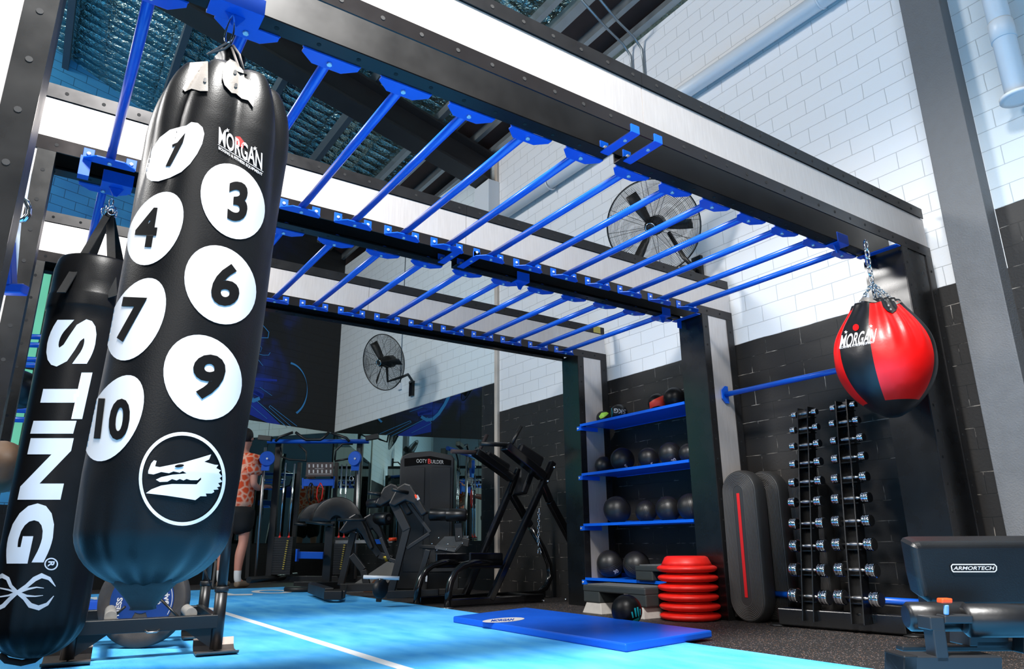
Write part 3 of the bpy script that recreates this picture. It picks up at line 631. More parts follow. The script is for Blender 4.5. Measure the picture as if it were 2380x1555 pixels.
# gathered top, rope loop and carabiner
pk = MB(); ptop = PD(532, 118, 1.71); base = Vector((bc(1.66)[0], bc(1.66)[1], 1.655))+HR*.02
pk.lathe([(.11, 0), (.062, .05), (.04, .1), (.031, .14), (.04, .165), (.02, .17)], base, (ptop-base), 20, lambda a, h: 1+.22*sin(a*3+1)).build('gathered_top', VINYLS, bag, world=True)
for p in ([C1(1440, 380), C1(1500, 345), C1(1575, 300), C1(1600, 310), C1(1560, 340), C1(1450, 372)], [C1(1620, 315), C1(1665, 380), C1(1690, 480), C1(1660, 470), C1(1610, 330)]):
    MB().tube([PD(x, y, 1.66) for x, y in p], .0035, 8).build('rope_loop', mat('grey_cord', (120, 112, 108), .7), bag, world=True)
hk = PD(541, 34, 1.735)
k_ = MB(); e0, e1 = PD(541, 36, 1.72), PD(529, 100, 1.70); ax = (e1-e0); L_ = ax.length; ax.normalize(); sd = HR
k_.tube([(e0+e1)/2+ax*(L_/2)*cos(t)+sd*(.011+.004*cos(t))*sin(t)*(1.0) for t in [2*pi*i/20 for i in range(20)]], .0032, 8, True)
k_.build('carabiner', CHROME, bag, world=True)
nk = MB(); c = bc(.33); nk.lathe([(.08, .02), (.062, .0), (.04, -.025), (.026, -.045), (.028, -.05), (.012, -.052)], (c[0], c[1], .375), (0, 0, 1), 24, lambda a, h: 1+.1*sin(a*4)); nk.build('base_strap', WEB, bag, world=True)
# ---------------------------------------------------------------- second punch bag with large sideways lettering
SX, SY = .108, 3.29
sc = lambda z: (SX, SY)
stab = [(.075, .015)]+[(.215-.14*cos(k*pi/24), .156*sin(k*pi/24)) for k in range(2, 12)]+[(.23, .157), (.3, .159), (.8, .160), (1.38, .158), (1.388, .162), (1.40, .162), (1.44, .162), (1.448, .161), (1.455, .158), (1.56, .157), (1.6, .150), (1.61, .145)]
srad = lambda z, a: interp(stab, z)+.003*max(0, min(1, (.45-z)/.3))*sin(a*17)
sting = thing('punch_bag', 'black hanging punch bag with large silver letters running downward, at far left', 'punching bag', (SX, SY, .06))
ringmesh(sc, srad, [.075]+[.215-.14*cos(k*pi/24) for k in range(2, 12)]+[.235]+[.28+.05*i for i in range(22)]+[1.38, 1.386, 1.395, 1.44, 1.446, 1.455, 1.5, 1.56, 1.58, 1.6, 1.61], 80).build('bag_body', VINYLS, sting, world=True)
ss = on_tilt(sc, srad); 
for tx, c, ex, ey in (('S', (166, 797), (-24, 110), (112, 0)), ('T', (150, 920), (-24, 108), (106, 0)), ('I', (124, 993), (-8, 30), (100, 0)), ('N', (106, 1090), (-31, 143), (100, 0)), ('G', (73, 1240), (-30, 140), (104, 0))):
    decal('lettering', GREYP, [place2d(text2d(tx, .05), c, ex, ey)], ss, sting, 7)
decal('lettering', GREYP, [ell2d((119, 1311), 16, 14.5, 0, 30, .8), place2d(text2d('R', .03), (119, 1311), (-2, 13), (15, 0))], ss, sting, 7)
rb = [([(40, 1377), (62, 1362), (80, 1346), (97, 1338), (115, 1345), (129, 1363)], [8, 9, 11, 11, 8, 1.5]), ([(40, 1377), (57, 1391), (70, 1407), (90, 1413), (110, 1404), (125, 1385)], [8, 9, 12, 11, 7, 1.5]),
      ([(40, 1377), (65, 1369), (85, 1365), (102, 1367)], [7, 5, 3, 1.2]), ([(40, 1377), (62, 1385), (82, 1386), (100, 1384)], [7, 5, 3, 1.2]),
      ([(40, 1377), (25, 1362), (18, 1345), (5, 1338), (-12, 1346)], [8, 8, 9, 10, 6]), ([(40, 1377), (22, 1393), (8, 1408), (-12, 1418)], [8, 9, 10, 8]), ([(40, 1377), (20, 1371), (-5, 1366)], [7, 4, 3]), ([(40, 1377), (20, 1384), (-5, 1388)], [7, 4, 3])]
decal('logo', GREYP, [ribbon2d(a, b) for a, b in rb], ss, sting, 7)
apex = at(255, 492, 'Y', SY)
for (px, py, dy) in ((142, 680, -.165), (262, 690, -.17), (200, 635, .15), (285, 640, .12)):
    b_ = at(px, py, 'Y', SY+dy)
    MB().bar(apex, b_, .034, .004, VDIR).build('webbing_strap', WEB, sting, world=True)
mb = MB()
for i in range(5):
    a = i*1.26; mb.tube([apex+Vector((cos(a)*.02, sin(a)*.02, .0))+Vector((.016*cos(t)*cos(a+1), .016*cos(t)*sin(a+1), .022*sin(t))) for t in [2*pi*j/14 for j in range(14)]], .0028, 6, True)
mb.tube([apex+Vector((.008*cos(t), 0, .045+.02*sin(t))) for t in [2*pi*j/14 for j in range(14)]], .003, 6, True).build('ring_cluster', CHROME, sting, world=True)
MB().tube([at(x, y, 'Y', SY) for x, y in ((0, 1520), (15, 1535), (50, 1541), (80, 1534), (104, 1515))], .011, 8).build('base_strap', WEB, sting, world=True)
# ---------------------------------------------------------------- red and black ball bag
QX, QY = 3.385, 1.745
qc = at(2058, 832, 'Y', 0.0001) if False else PD(2056, 835, QX*VDIR.x+QY*VDIR.y)
QC = Vector((qc.x, qc.y)); qz = qc.z; QR = .222
qtab = [(h, r) for h, r in zip([-.285+.5716*i/24 for i in range(25)], [.03, .075, .105, .13, .152, .170, .184, .196, .206, .213, .218, .221, .222, .221, .219, .214, .207, .197, .185, .172, .157, .141, .125, .111, .10])]
PH0 = atan2(-QC.y, -QC.x)
def qrad(z, a):
    h = z-qz; return interp(qtab, h)+.007*max(0, min(1, (h+.02)/.15))*sin(a*14+2*sin(a*3))+.005*abs(sin((a-PH0)*1.5))
ballbag = thing('ball_bag', 'round red and black punch bag hanging by chains at the right end', 'punching bag', (QC.x, QC.y, qz-.29))
n = 144; zz = [qz-.285+.571*i/46 for i in range(47)]
rm = ringmesh(lambda z: (QC.x, QC.y), qrad, zz, n); body = rm.build('bag_body', [VINYL, REDV], ballbag, world=True)
for p in body.data.polygons:
    c = p.center+Vector((QC.x, QC.y, qz-.29)); ph = math.degrees((atan2(c.y-QC.y, c.x-QC.x)-PH0) % (2*pi)) % 120; h = c.z-qz
    if (ph < 66 or ph > 108) and -.222 < h < .262: p.material_index = 1
qs = lambda e: on_tilt(lambda z: (QC.x, QC.y), qrad, e)
decal('logo', WHITEP, [place2d(text2d('MORGAN', .018, .75), (1994, 787), (82, -16), (6, -32)), place2d(text2d('BOXING & FITNESS EQUIPMENT', .02, .7), (1992, 802), (80, -14), (0, -7))]
      + [poly2d([(cx+(4.5 if k % 2 == 0 else 2)*sin(k*pi/5), cy-(4.5 if k % 2 == 0 else 2)*cos(k*pi/5)) for k in range(10)]) for cx, cy in ((2024.5, 758), (1966, 772))], qs(.002), ballbag, 6)
decal('logo', REDV, [ell2d((1989, 761), 7, 8, .4, 16)], qs(.003), ballbag, 6)
decal('leather_tab', VINYL, [poly2d([(2048, 700), (2060, 698), (2078, 699), (2086, 712), (2082, 722), (2074, 728), (2062, 722), (2052, 712)])], qs(.006), ballbag, 5)
decal('leather_tab', CREAM, [poly2d([(1994, 702), (2006, 690), (2022, 692), (2040, 702), (2028, 703), (2008, 699)])], qs(.004), ballbag, 5)
decal('leather_tab', CREAM, [poly2d([(2074, 704), (2087, 697), (2097, 702), (2080, 709)])], qs(.004), ballbag, 5)
for p in ((2065, 710), (2070, 719)): decal('eyelet', STEEL, [ell2d(p, 2.5, 2.5, 0, 10)], qs(.009), ballbag, 4)
ctop = Vector((QC.x, QC.y, ZB-.04)); cmid = Vector((QC.x, QC.y, qz+.40))
mb = MB(); chain(mb, ctop, cmid, 5, .0045, .011); mb.build('hanging_chain', CHROME, ballbag, world=True)
for a in (PH0-.9, PH0+.35, PH0+1.6, PH0+3.1):
    mb = MB(); chain(mb, cmid, (QC.x+.105*cos(a), QC.y+.105*sin(a), qz+.262), 7, .0032, .008); mb.build('spreader_chain', CHROME, ballbag, world=True)
# ---------------------------------------------------------------- wall fans
def fan(root, c, nrm, R, arm):
    nrm = Vector(nrm).normalized(); t = Vector((0, 0, 1)); x = (t-nrm*t.dot(nrm)).normalized(); y = nrm.cross(x)
    P = lambda r, a, h: c+x*(r*cos(a))+y*(r*sin(a))+nrm*h
    FANB = mat('black_fan_wire', (24, 23, 22), .4, .3)
    MB().tube([P(R, 2*pi*i/64, 0) for i in range(64)], .006, 8, True).build('cage_rim', FANB, root, world=True)
    for nm, s in (('front_grille', 1), ('back_grille', -1)):
        g = MB(); N = 34
        for k in range(3, N): 
            r = R*k/N; h = s*.075*(1-(k/N)**2.2); g.tube([P(r, 2*pi*i/52, h) for i in range(52)], .0014, 4, True)
        for k in range(12):
            a = 2*pi*k/12; g.tube([P(R*j/8, a+.05*s*j/8, s*.077*(1-(j/8)**2.2)+.001*s) for j in range(1, 9)], .0018, 5)
        g.build(nm, FANB, root, world=True)
    bl = MB()
    for k in range(3):
        a0 = 2*pi*k/3+.4; vs = []; 
        for j in range(6):
            r = R*(.12+.72*j/5); w_ = .03+.055*sin(min(1, j/4)*1.6)
            for q_ in (-1, 1): vs.append(P(r, a0+q_*w_/r*.45*(R/.35), .03*q_))
        bl.add(vs, [(2*j, 2*j+1, 2*j+3, 2*j+2) for j in range(5)], True)
    b = bl.build('fan_blades', mat('dark_fan_blade', (30, 28, 26), .5), root, world=True); sm_ = b.modifiers.new('s', 'SOLIDIFY'); sm_.thickness = .003
    MB().lathe([(.0, .08), (.03, .08), (.05, .06), (.05, -.02), (.075, -.05), (.075, -.16), (.05, -.19), (0, -.19)], c, nrm, 24).build('motor', FANB, root, world=True)
    MB().tube([P(.036, 2*pi*i/24, .082) for i in range(24)], .004, 6, True).build('badge_ring', CHROME, root, world=True)
    MB().tube(arm, .017, 10).build('mount_arm', FANB, root, world=True)
    return root
f1c = at(1517, 527, 'X', 3.66)
f = thing('wall_fan', 'large black caged wall fan on the white wall, seen through the blue bars', 'fan', f1c)
wm = at(1622, 625, 'X', 4.09)
fan(f, f1c, (-.86, -.46, -.56), .36, [f1c+Vector((.12, -.05, -.04)), f1c+Vector((.14, -.16, -.28)), f1c+Vector((.16, -.26, -.42)), wm+Vector((-.14, .04, .0)), wm])
MB().box(wm, (.03, .09, .2)).build('wall_plate', BLKM, f, world=True)
f2c = PD(891, 842, 8.35)
f = thing('wall_fan', 'black caged fan on a curved arm, on the wall above the mirrors', 'fan', f2c)
wm = Vector((4.018, 8.25, 2.47))
fan(f, f2c, (-.95, -.36, -.3), .345, [f2c+Vector((.1, .12, 0)), f2c+Vector((.13, .14, -.2)), PD(935, 876, 8.55), PD(948, 870, 8.7), PD(958, 885, 8.9), wm+Vector((-.05, 0, .05)), wm+Vector((-.02, 0, 0))])
MB().box(wm+Vector((-.02, 0, -.03)), (.04, .08, .2), Matrix.Rotation(FA, 3, 'Z')).build('wall_plate', BLKM, f, world=True)
so = thing('wall_socket', 'small white outlet with a thin conduit above it, beside the far fan', 'outlet', (4.0, 8.55, 2.5))
MB().box((3.99, 8.6, 2.53), (.04, .09, .09)).build('socket_box', WHITEM, so, world=True, bevel=.004)
MB().tube([(3.995, 8.6, 2.56), (4.0, 8.6, 4.9)], .009, 8).build('conduit', GALV, so, world=True)
# ---------------------------------------------------------------- balls on the rig shelves
def ballthing(name, label, px, py, rpx, zfloor, Xp=3.86, mt=BALLM, cat='medicine ball', grp=None, seam=True, deco=None):
    c = at(px, py, 'X', Xp); D = (c-CP).dot(FW); r = rpx*D/1630; c.z = zfloor+r+.0005
    # keep the ball on its own sight line
    if zfloor > .1: c.y = max(min(c.y, YB[2]-.008-r), YB[1]+DP+.004)
    o = thing(name, label, cat, (c.x, c.y, zfloor), grp)
    MB().ball(c, r, 40, 24).build('ball_shell', mt, o, world=True)
    if seam:
        ax = Vector((random.uniform(-1, 1), random.uniform(-1, 1), random.uniform(-1, 1))).normalized(); u = ax.orthogonal().normalized(); v = ax.cross(u)
        for k in (-.12, 0, .12): 
            rr = r*sqrt(1-k*k)
            MB().tube([c+ax*(r*k)+(u*cos(t)+v*sin(t))*(rr+.0003) for t in [2*pi*i/40 for i in range(40)]], .0011, 5, True).build('seam_ridge', mt, o, world=True)
    return o, c, r
def screen(c): v = c-CP; z = v.dot(FW); return 1190+FPX*v.dot(RT)/z, 777.5-FPX*v.dot(UP)/z
def balltext(o, c, r, tx, dx, dy, h, mt=WHITEP, rot=0, w_=None):
    sx_, sy_ = screen(c); w_ = w_ or h*.62*len(tx)
    decal('weight_mark', mt, [place2d(text2d(tx, .03), (sx_+dx, sy_+dy), (w_*cos(rot), w_*sin(rot)), (h*sin(rot), -h*cos(rot)))], on_sphere(c, r), o, 3)
G1 = 'medicine balls on the blue rig shelves'
o, c, r = ballthing('medicine_ball', 'small dark ball with a lime green emblem, top shelf left', 1401, 952, 16, SHZ[0], grp=G1, seam=False)
sx_, sy_ = screen(c); decal('emblem', LIME, [poly2d([(sx_-10, sy_-3), (sx_-4, sy_-12), (sx_+8, sy_-14), (sx_+13, sy_-11), (sx_+8, sy_-6), (sx_+1, sy_-1), (sx_-6, sy_+2)])], on_sphere(c, r), o, 3)
o, c, r = ballthing('medicine_ball', 'dark ball marked 5KG upside down, second on the top shelf', 1438, 948, 20, SHZ[0], grp=G1, seam=False)
balltext(o, c, r, '5KG', 2, -4, 11, rot=pi+.12, w_=28)
sx_, sy_ = screen(c); decal('emblem', TEAL, [ribbon2d([(sx_-19+3*cos(t), sy_+12*sin(t)) for t in [-1.2+.3*i for i in range(9)]], 1.2)], on_sphere(c, r), o, 3)
o, c, r = ballthing('medicine_ball', 'black ball with a wide orange red band, on the top shelf', 1528, 921, 23, SHZ[0], grp=G1, seam=False, mt=VINYLS)
sx_, sy_ = screen(c); decal('coloured_band', mat('orange_red_rubber', (236, 62, 40), .5), [poly2d([(sx_-20, sy_-2), (sx_-10, sy_-9), (sx_+12, sy_-19), (sx_+20, sy_-8), (sx_+20, sy_+9), (sx_+14, sy_+10), (sx_+2, sy_+5), (sx_-10, sy_+8), (sx_-19, sy_+13)])], on_sphere(c, r), o, 3)
o, c, r = ballthing('medicine_ball', 'plain glossy black ball at the right end of the top shelf', 1567, 910, 26, SHZ[0], grp=G1, seam=False, mt=VINYLS); balltext(o, c, r, '5', 6, 16, 7)
for i, (x, y, r_, lb, tx, s_) in enumerate(((1402, 1058, 20, 'leftmost small black ball on the second shelf', None, 1), (1446, 1054, 27.5, 'second ball on the second shelf, large and ridged', '5', 1), (1507, 1050, 24, 'ball in the middle of the second shelf, mark at its foot', '5', 1),
        (1557, 1041, 27, 'fourth ball on the second shelf with a clear number', '20', 1), (1600, 1036, 23, 'ball half hidden by the post on the second shelf', None, 1),
        (1434, 1178, 31.5, 'big ball alone at the left of the third shelf', None, 2), (1501, 1177, 25, 'smaller ball left of centre on the third shelf', None, 2), (1552, 1168, 29, 'large ridged ball right of centre on the third shelf', None, 2), (1604, 1160, 31, 'ball cut off by the post on the third shelf', None, 2),
        (1415, 1304, 31, 'black slam ball marked 30 on the bottom shelf', '30', 3), (1479, 1307, 31.5, 'shiny black slam ball beside the step on the bottom shelf', None, 3))):
    o, c, r = ballthing('slam_ball', lb, x, y, r_, SHZ[s_], grp='black slam balls on the blue rig shelves')
    if tx: balltext(o, c, r, tx, *(14, 18) if tx == '30' else (8, 15), 9, rot=-.5)
# ball with a handprint on the floor
c = at(1460, 1425, 'X', 2.93); fl_ = flo(1461, 1459); rr = 36*((fl_-CP).dot(FW))/1630; c = Vector((fl_.x+.02, fl_.y+.03, rr))
o = thing('medicine_ball', 'black ball with a teal handprint on the floor by the blue mat', 'medicine ball', (c.x, c.y, 0))
MB().ball(c, rr, 48, 28).build('ball_shell', VINYLS, o, world=True)
sx_, sy_ = screen(c); H_ = [ribbon2d([(sx_+a, sy_+b), (sx_+a2, sy_+b2)], [w1, w2]) for a, b, a2, b2, w1, w2 in ((12, 3, 15, 17, 3.6, 3), (19, -6, 22, 15, 4, 3), (25, -8, 28, 14, 3.6, 3), (31, -4, 32, 11, 2.6, 2))]
decal('handprint', TEAL, H_+[poly2d([(sx_+15, sy_+22), (sx_+24, sy_+18), (sx_+31, sy_+14), (sx_+29, sy_+22), (sx_+22, sy_+30), (sx_+16, sy_+30)])], on_sphere(c, rr), o, 3)
# ---------------------------------------------------------------- blue exercise mat
ma = thing('exercise_mat', 'royal blue padded floor mat lying across the turf edge', 'mat', (2.6, 3.3, .0125))
mp_ = [(2.235, 2.435), (2.905, 2.54), (2.945, 4.19), (2.245, 3.96)]
MB().prism([mp_[0], mp_[1], mp_[2], mp_[3]], (0, 0, .0125), (1, 0, 0), (0, 1, 0), (0, 0, 1), .035).build('mat_pad', mat('blue_mat_vinyl', (10, 84, 200), .32, 0, .06, 5, .12, 12), ma, bevel=.008, world=True)
mz = lambda x, y: at(x, y, 'Z', .0485)
decal('logo', WHITEP, [ell2d((1170, 1441), 49, 5, radians(-4), 40)], mz, ma, 12)
decal('logo', mat('blue_print', (10, 60, 150), .5), [place2d(text2d('MORGAN', .04), (1168, 1441), (52, -3), (3, -5))], lambda x, y: at(x, y, 'Z', .0495), ma, 12)
# ---------------------------------------------------------------- red round risers
SR = flo(1625, 1440)+Vector((-.045, .03, 0)); rr = .188
def riser():
    o = thing('round_riser', '', 'step riser', (SR.x, SR.y, 0))
    vs = MB().lathe([(.15, 0), (.168, .004), (.182, .012), (.188, .02), (.188, .027), (.183, .034), (.172, .04), (.155, .043), (.14, .046)], (0, 0, 0), (0, 0, 1), 56)
    vs.build('riser_ring', REDP, o)
    MB().lathe([(.14, .044), (.128, .0535), (.10, .0545), (0, .0545)], (0, 0, 0), (0, 0, 1), 48).build('raised_centre', REDP, o)
    return o
r0 = riser(); nm = ['bottom red round riser, resting on the floor', 'second red riser from the floor in the stack', 'third red riser from the floor in the stack', 'fourth red riser from the floor in the stack', 'fifth red riser, just under the top one']
r0['label'] = nm[0]; r0['group'] = 'stack of red round risers'
for i in range(1, 5): dup(r0, (SR.x+random.uniform(-.004, .004), SR.y+random.uniform(-.004, .004), .0565*i), nm[i], rz=i*1.1)
t = thing('round_riser', 'top red riser with a tall domed centre, crowning the stack', 'step riser', (SR.x, SR.y, .0565*5), 'stack of red round risers')
MB().lathe([(.15, 0), (.168, .004), (.182, .012), (.188, .02), (.188, .027), (.183, .034), (.172, .04), (.155, .043)], (0, 0, 0), (0, 0, 1), 56).build('riser_ring', REDP, t)
MB().lathe([(.16, .042), (.15, .062), (.135, .09), (.12, .098), (0, .1)], (0, 0, 0), (0, 0, 1), 48).build('raised_centre', REDP, t)
# ---------------------------------------------------------------- aerobic steps and grey risers under the shelf
def step_riser(x, y, z, label, sx_=.13, h=.085):
    o = thing('step_riser', label, 'step riser', (x, y, z), 'grey risers under the shelf')
    m_ = MB()
    for a, b, zz0, zz1 in ((1.0, .88, 0, .045), (.82, .72, .045, h)):
        q4 = lambda k: [(-sx_*k/2, -sx_*k/2), (sx_*k/2, -sx_*k/2), (sx_*k/2, sx_*k/2), (-sx_*k/2, sx_*k/2)]
        m_.add([(p[0], p[1], zz0) for p in q4(a)]+[(p[0], p[1], zz1) for p in q4(b)], [(3, 2, 1, 0), (4, 5, 6, 7), (0, 1, 5, 4), (1, 2, 6, 5), (2, 3, 7, 6), (3, 0, 4, 7)])
    m_.build('riser_block', GREYC, o, bevel=.003)
    MB().bx(-sx_/2*.86, -sx_/2*.8, -.002, .002, .046, h-.01).build('slot', mat('dark_slot', (50, 48, 46), .7), o)
    return o
ya = flo(1386, 1406); X0 = 3.60
step_riser(3.70, 4.27, 0, 'lower grey riser block standing on the floor, under another')
step_riser(3.70, 4.275, .086, 'upper grey riser block of the pair beneath the shelf')
step_riser(3.72, 4.10, .086, 'grey riser block beneath the shelf, behind the long step'); step_riser(3.72, 4.09, 0, 'lower grey riser hidden behind the long step')
def step(label, y0, y1, x0, x1, z0, h, rs=True):
    o = thing('aerobic_step', label, 'aerobic step', ((x0+x1)/2, (y0+y1)/2, z0))
    m_ = MB().bx(x0, x1, y0, y1, z0+h*.62, z0+h)
    for a, b in ((y0, y0+.17), (y1-.17, y1)): m_.bx(x0+.004, x1-.004, a, b, z0, z0+h*.66)
    m_.build('step_body', DKPL, o, world=True, bevel=.008)
    MB().bx(x0+.02, x1-.02, y0+.03, y1-.03, z0+h, z0+h+.006).build('top_mat', mat('grey_step_mat', (96, 98, 98), .6, 0, .1, 40, .3, 300), o, world=True)
    return o
st = step('long dark grey step on pale risers, on the floor beneath the shelf', 3.46, 4.08, 3.36, 3.60, .07, .115)
for y, lb in ((3.57, 'pale riser under the near end of the long step'), (3.98, 'pale riser under the far end of the long step')):
    o = thing('step_riser', lb, 'step riser', (3.48, y, 0), 'grey risers under the shelf')
    MB().add([(-.13, -.1, 0), (.13, -.1, 0), (.13, .1, 0), (-.13, .1, 0), (-.11, -.075, .069), (.11, -.075, .069), (.11, .075, .069), (-.11, .075, .069)], [(3, 2, 1, 0), (4, 5, 6, 7), (0, 1, 5, 4), (1, 2, 6, 5), (2, 3, 7, 6), (3, 0, 4, 7)]).build('riser_block', GREYC, o, bevel=.003)
step('dark step lying on the bottom shelf next to the slam balls', 3.32, 3.86, 3.66, 3.92, SHZ[3]+.0065, .10)
# ---------------------------------------------------------------- tall oval boards leaning by the wall
def oval(label, yc, x0, lean, half=.142, H_=.90, line=True, grp='oval step boards against the wall', sx=1):
    o = thing('oval_board', label, 'balance board', (x0, yc, 0), grp)
    def prof(k): # stadium
        r = half*k; h = H_/2-(half-half*k)*1.0; pts = []
        for i in range(17): a = pi*i/16; pts.append((r*cos(a), h-r+r*sin(a)))
        for i in range(17): a = pi+pi*i/16; pts.append((r*cos(a), -(h-r)+r*sin(a)))
        return pts
    m_ = MB(); lay = [(1.0, .10), (1.04, .09), (1.05, .06), (1.04, .03), (.985, .008), (.94, 0)]; vs = []
    for k, d in lay:
        for (a, b) in prof(k): vs.append((d, a, b+H_/2+.005*0))
    n = 34; fs = [(i*n+j, i*n+(j+1) % n, (i+1)*n+(j+1) % n, (i+1)*n+j) for i in range(len(lay)-1) for j in range(n)]
    m_.add(vs, fs, True).add([], []); m_.f.append(list(range(n))); m_.sm.append(False); m_.f.append([(len(lay)-1)*n+j for j in range(n)][::-1]); m_.sm.append(False)
    b = m_.build('board_body', mat('charcoal_rubber_board', (44, 43, 42), .5, 0, .08, 20, .2, 200), o)
    for k in range(9):
        kk = .88-.07*k
        MB().tube([(-.001, a, b_+H_/2) for a, b_ in prof(kk)], .0024, 5, True).build('tread_groove', mat('groove_rubber', (84, 80, 77), .45), o)
    if line: MB().bx(-.004, .001, -.011, .011, .14, H_-.14).build('red_inlay', REDL, o, bevel=.003)
    o.rotation_euler = (0, lean, 0); return o
yb_ = (at(1703, 1270, 'X', 3.80).y+at(1787, 1270, 'X', 3.80).y)/2; hw = abs(at(1703, 1270, 'X', 3.80).y-at(1787, 1270, 'X', 3.80).y)/2
def oscale(o, z): 
    return o
oval('upright oval rubber board with a red stripe, beside the red risers', yb_, 3.715, .02, hw/1.04)
oval('oval rubber board standing directly behind the striped one', yb_-.05, 3.885, .015, hw/1.04, .90, False)
yb2 = at(1862, 1270, 'X', 3.93).y
oval('oval board with a red stripe, half hidden behind the dumbbell rack', yb2, 4.0, .005, hw/1.04*.9, .86)
# ---------------------------------------------------------------- dumbbell rack and dumbbells
rk0 = flo(1808, 1456); rk1 = flo(2106, 1481)
rack = thing('dumbbell_rack', 'black two-column upright rack loaded with chrome dumbbells', 'dumbbell rack', (3.82, 2.4, 0))
b0, b1 = Vector((rk0.x+.01, rk0.y, 0)), Vector((rk1.x+.01, rk1.y, 0))
MB().bar(b0+Vector((.03, 0, .055)), b1+Vector((.03, 0, .055)), .075, .09).build('base_bar', BLACK, rack, world=True, bevel=.006)
MB().bar(b0+Vector((.27, .02, .04)), b1+Vector((.2, 0.02, .04)), .06, .06).build('rear_bar', BLACK, rack, world=True, bevel=.004)
for p in (b0, b1): MB().lathe([(.05, 0), (.05, .008), (.035, .012)], p+Vector((.03, -.02 if p is b1 else .02, 0)), (0, 0, 1), 24).build('foot_pad', RUBBER, rack, world=True)
Z7 = lambda a, b: (1680+a/2.206, 850+b/2.206)
colA = [((368, 255), (470, 236)), ((362, 333), (478, 313)), ((362, 415), (485, 398)), ((365, 508), (490, 489)), ((362, 602), (495, 588)), ((362, 706), (492, 690)), ((368, 812), (505, 806)), ((372, 926), (512, 922)), ((372, 1048), (515, 1046)), ((370, 1178), (525, 1188))]
colB = [((567, 220), (668, 198)), ((565, 300), (685, 277)), ((573, 388), (708, 365)), ((580, 478), (718, 464)), ((582, 583), (725, 565)), ((585, 688), (735, 672)), ((588, 803), (742, 790)), ((592, 920), (755, 912)), ((605, 1045), (768, 1050)), ((605, 1187), (788, 1197))]
DBX = lambda i: 3.93-.024*i
ordn = ['top', 'second', 'third', 'fourth', 'fifth', 'sixth', 'seventh', 'eighth', 'ninth', 'bottom']
for cn, colu in (('left', colA), ('right', colB)):
    mids = []
    for i, (l, r_) in enumerate(colu):
        X = DBX(i); a = at(*Z7(*l), 'X', X); b = at(*Z7(*r_), 'X', X); b.z = a.z = (a.z+b.z)/2; mids.append((a+b)/2)
        ax = (b-a); Ld = ax.length; ax.normalize(); hw_ = .032+.0022*i; hr = .0195+.0022*i; c = (a+b)/2
        d = thing('dumbbell', '%s chrome dumbbell of the %s column on the rack' % (ordn[i], cn), 'dumbbell', c, 'chrome dumbbells on the rack')
        for nme, p in (('dumbbell_head', a), ('dumbbell_head', b)):
            hd_ = MB().lathe([(hr*.86, -hw_/2), (hr, -hw_/2+.004), (hr, -hw_/4), (hr*.985, -hw_/4+.001), (hr, -hw_/4+.002), (hr, hw_/4-.002), (hr*.985, hw_/4-.001), (hr, hw_/4), (hr, hw_/2-.004), (hr*.86, hw_/2)], p, ax, 32)
            hd_ = hd_.build(nme, CHROME, d, world=True)
            s = -1 if p is a else 1
            MB().lathe([(hr*.84, 0), (hr*.84, .0016)], p+ax*(hw_/2)*s, ax*s, 24).build('end_cap', RUBBER, hd_, world=True)
            MB().lathe([(hr*.84, 0), (hr*.84, .0016)], p-ax*(hw_/2)*s, -ax*s, 24).build('end_cap', RUBBER, hd_, world=True)
        g = Ld/2-hw_/2
        MB().lathe([(.006, -g), (.0065, -g*.62), (.010, -g*.58), (.010, -g*.5), (.008, -g*.45), (.0125, -g*.2), (.013, 0), (.0125, g*.2), (.008, g*.45), (.010, g*.5), (.010, g*.58), (.0065, g*.62), (.006, g)], c, ax, 20).build('grip', STEEL, d, world=True)
    top = mids[0]; bot = mids[-1]; dz = (top-bot); bt = bot-dz*(.075)*1.6; tp = top+dz*.035
    for s in (-1, 1):
        pl = MB(); off = Vector((0, .034*s, 0)); nx = Vector((-.022, 0, 0)); bx_ = Vector((.05, 0, 0))
        A_ = [bt+off+nx, bt+off+bx_, tp+off+bx_, tp+off+nx]
        pl.add([p+Vector((0, -.003, 0)) for p in A_]+[p+Vector((0, .003, 0)) for p in A_], [(0, 1, 2, 3), (7, 6, 5, 4), (0, 4, 5, 1), (1, 5, 6, 2), (2, 6, 7, 3), (3, 7, 4, 0)])
        pl.build('upright', BLACK, rack, world=True)
    MB().bar(bt+Vector((.045, 0, 0)), tp+Vector((.045, 0, 0)), .068, .006, (1, 0, 0)).build('back_plate', BLACK, rack, world=True)
    for mm in mids:
        MB().bx(mm.x-.012, mm.x+.05, mm.y-.045, mm.y+.045, mm.z-.03, mm.z-.024).build('saddle', BLACK, rack, world=True)
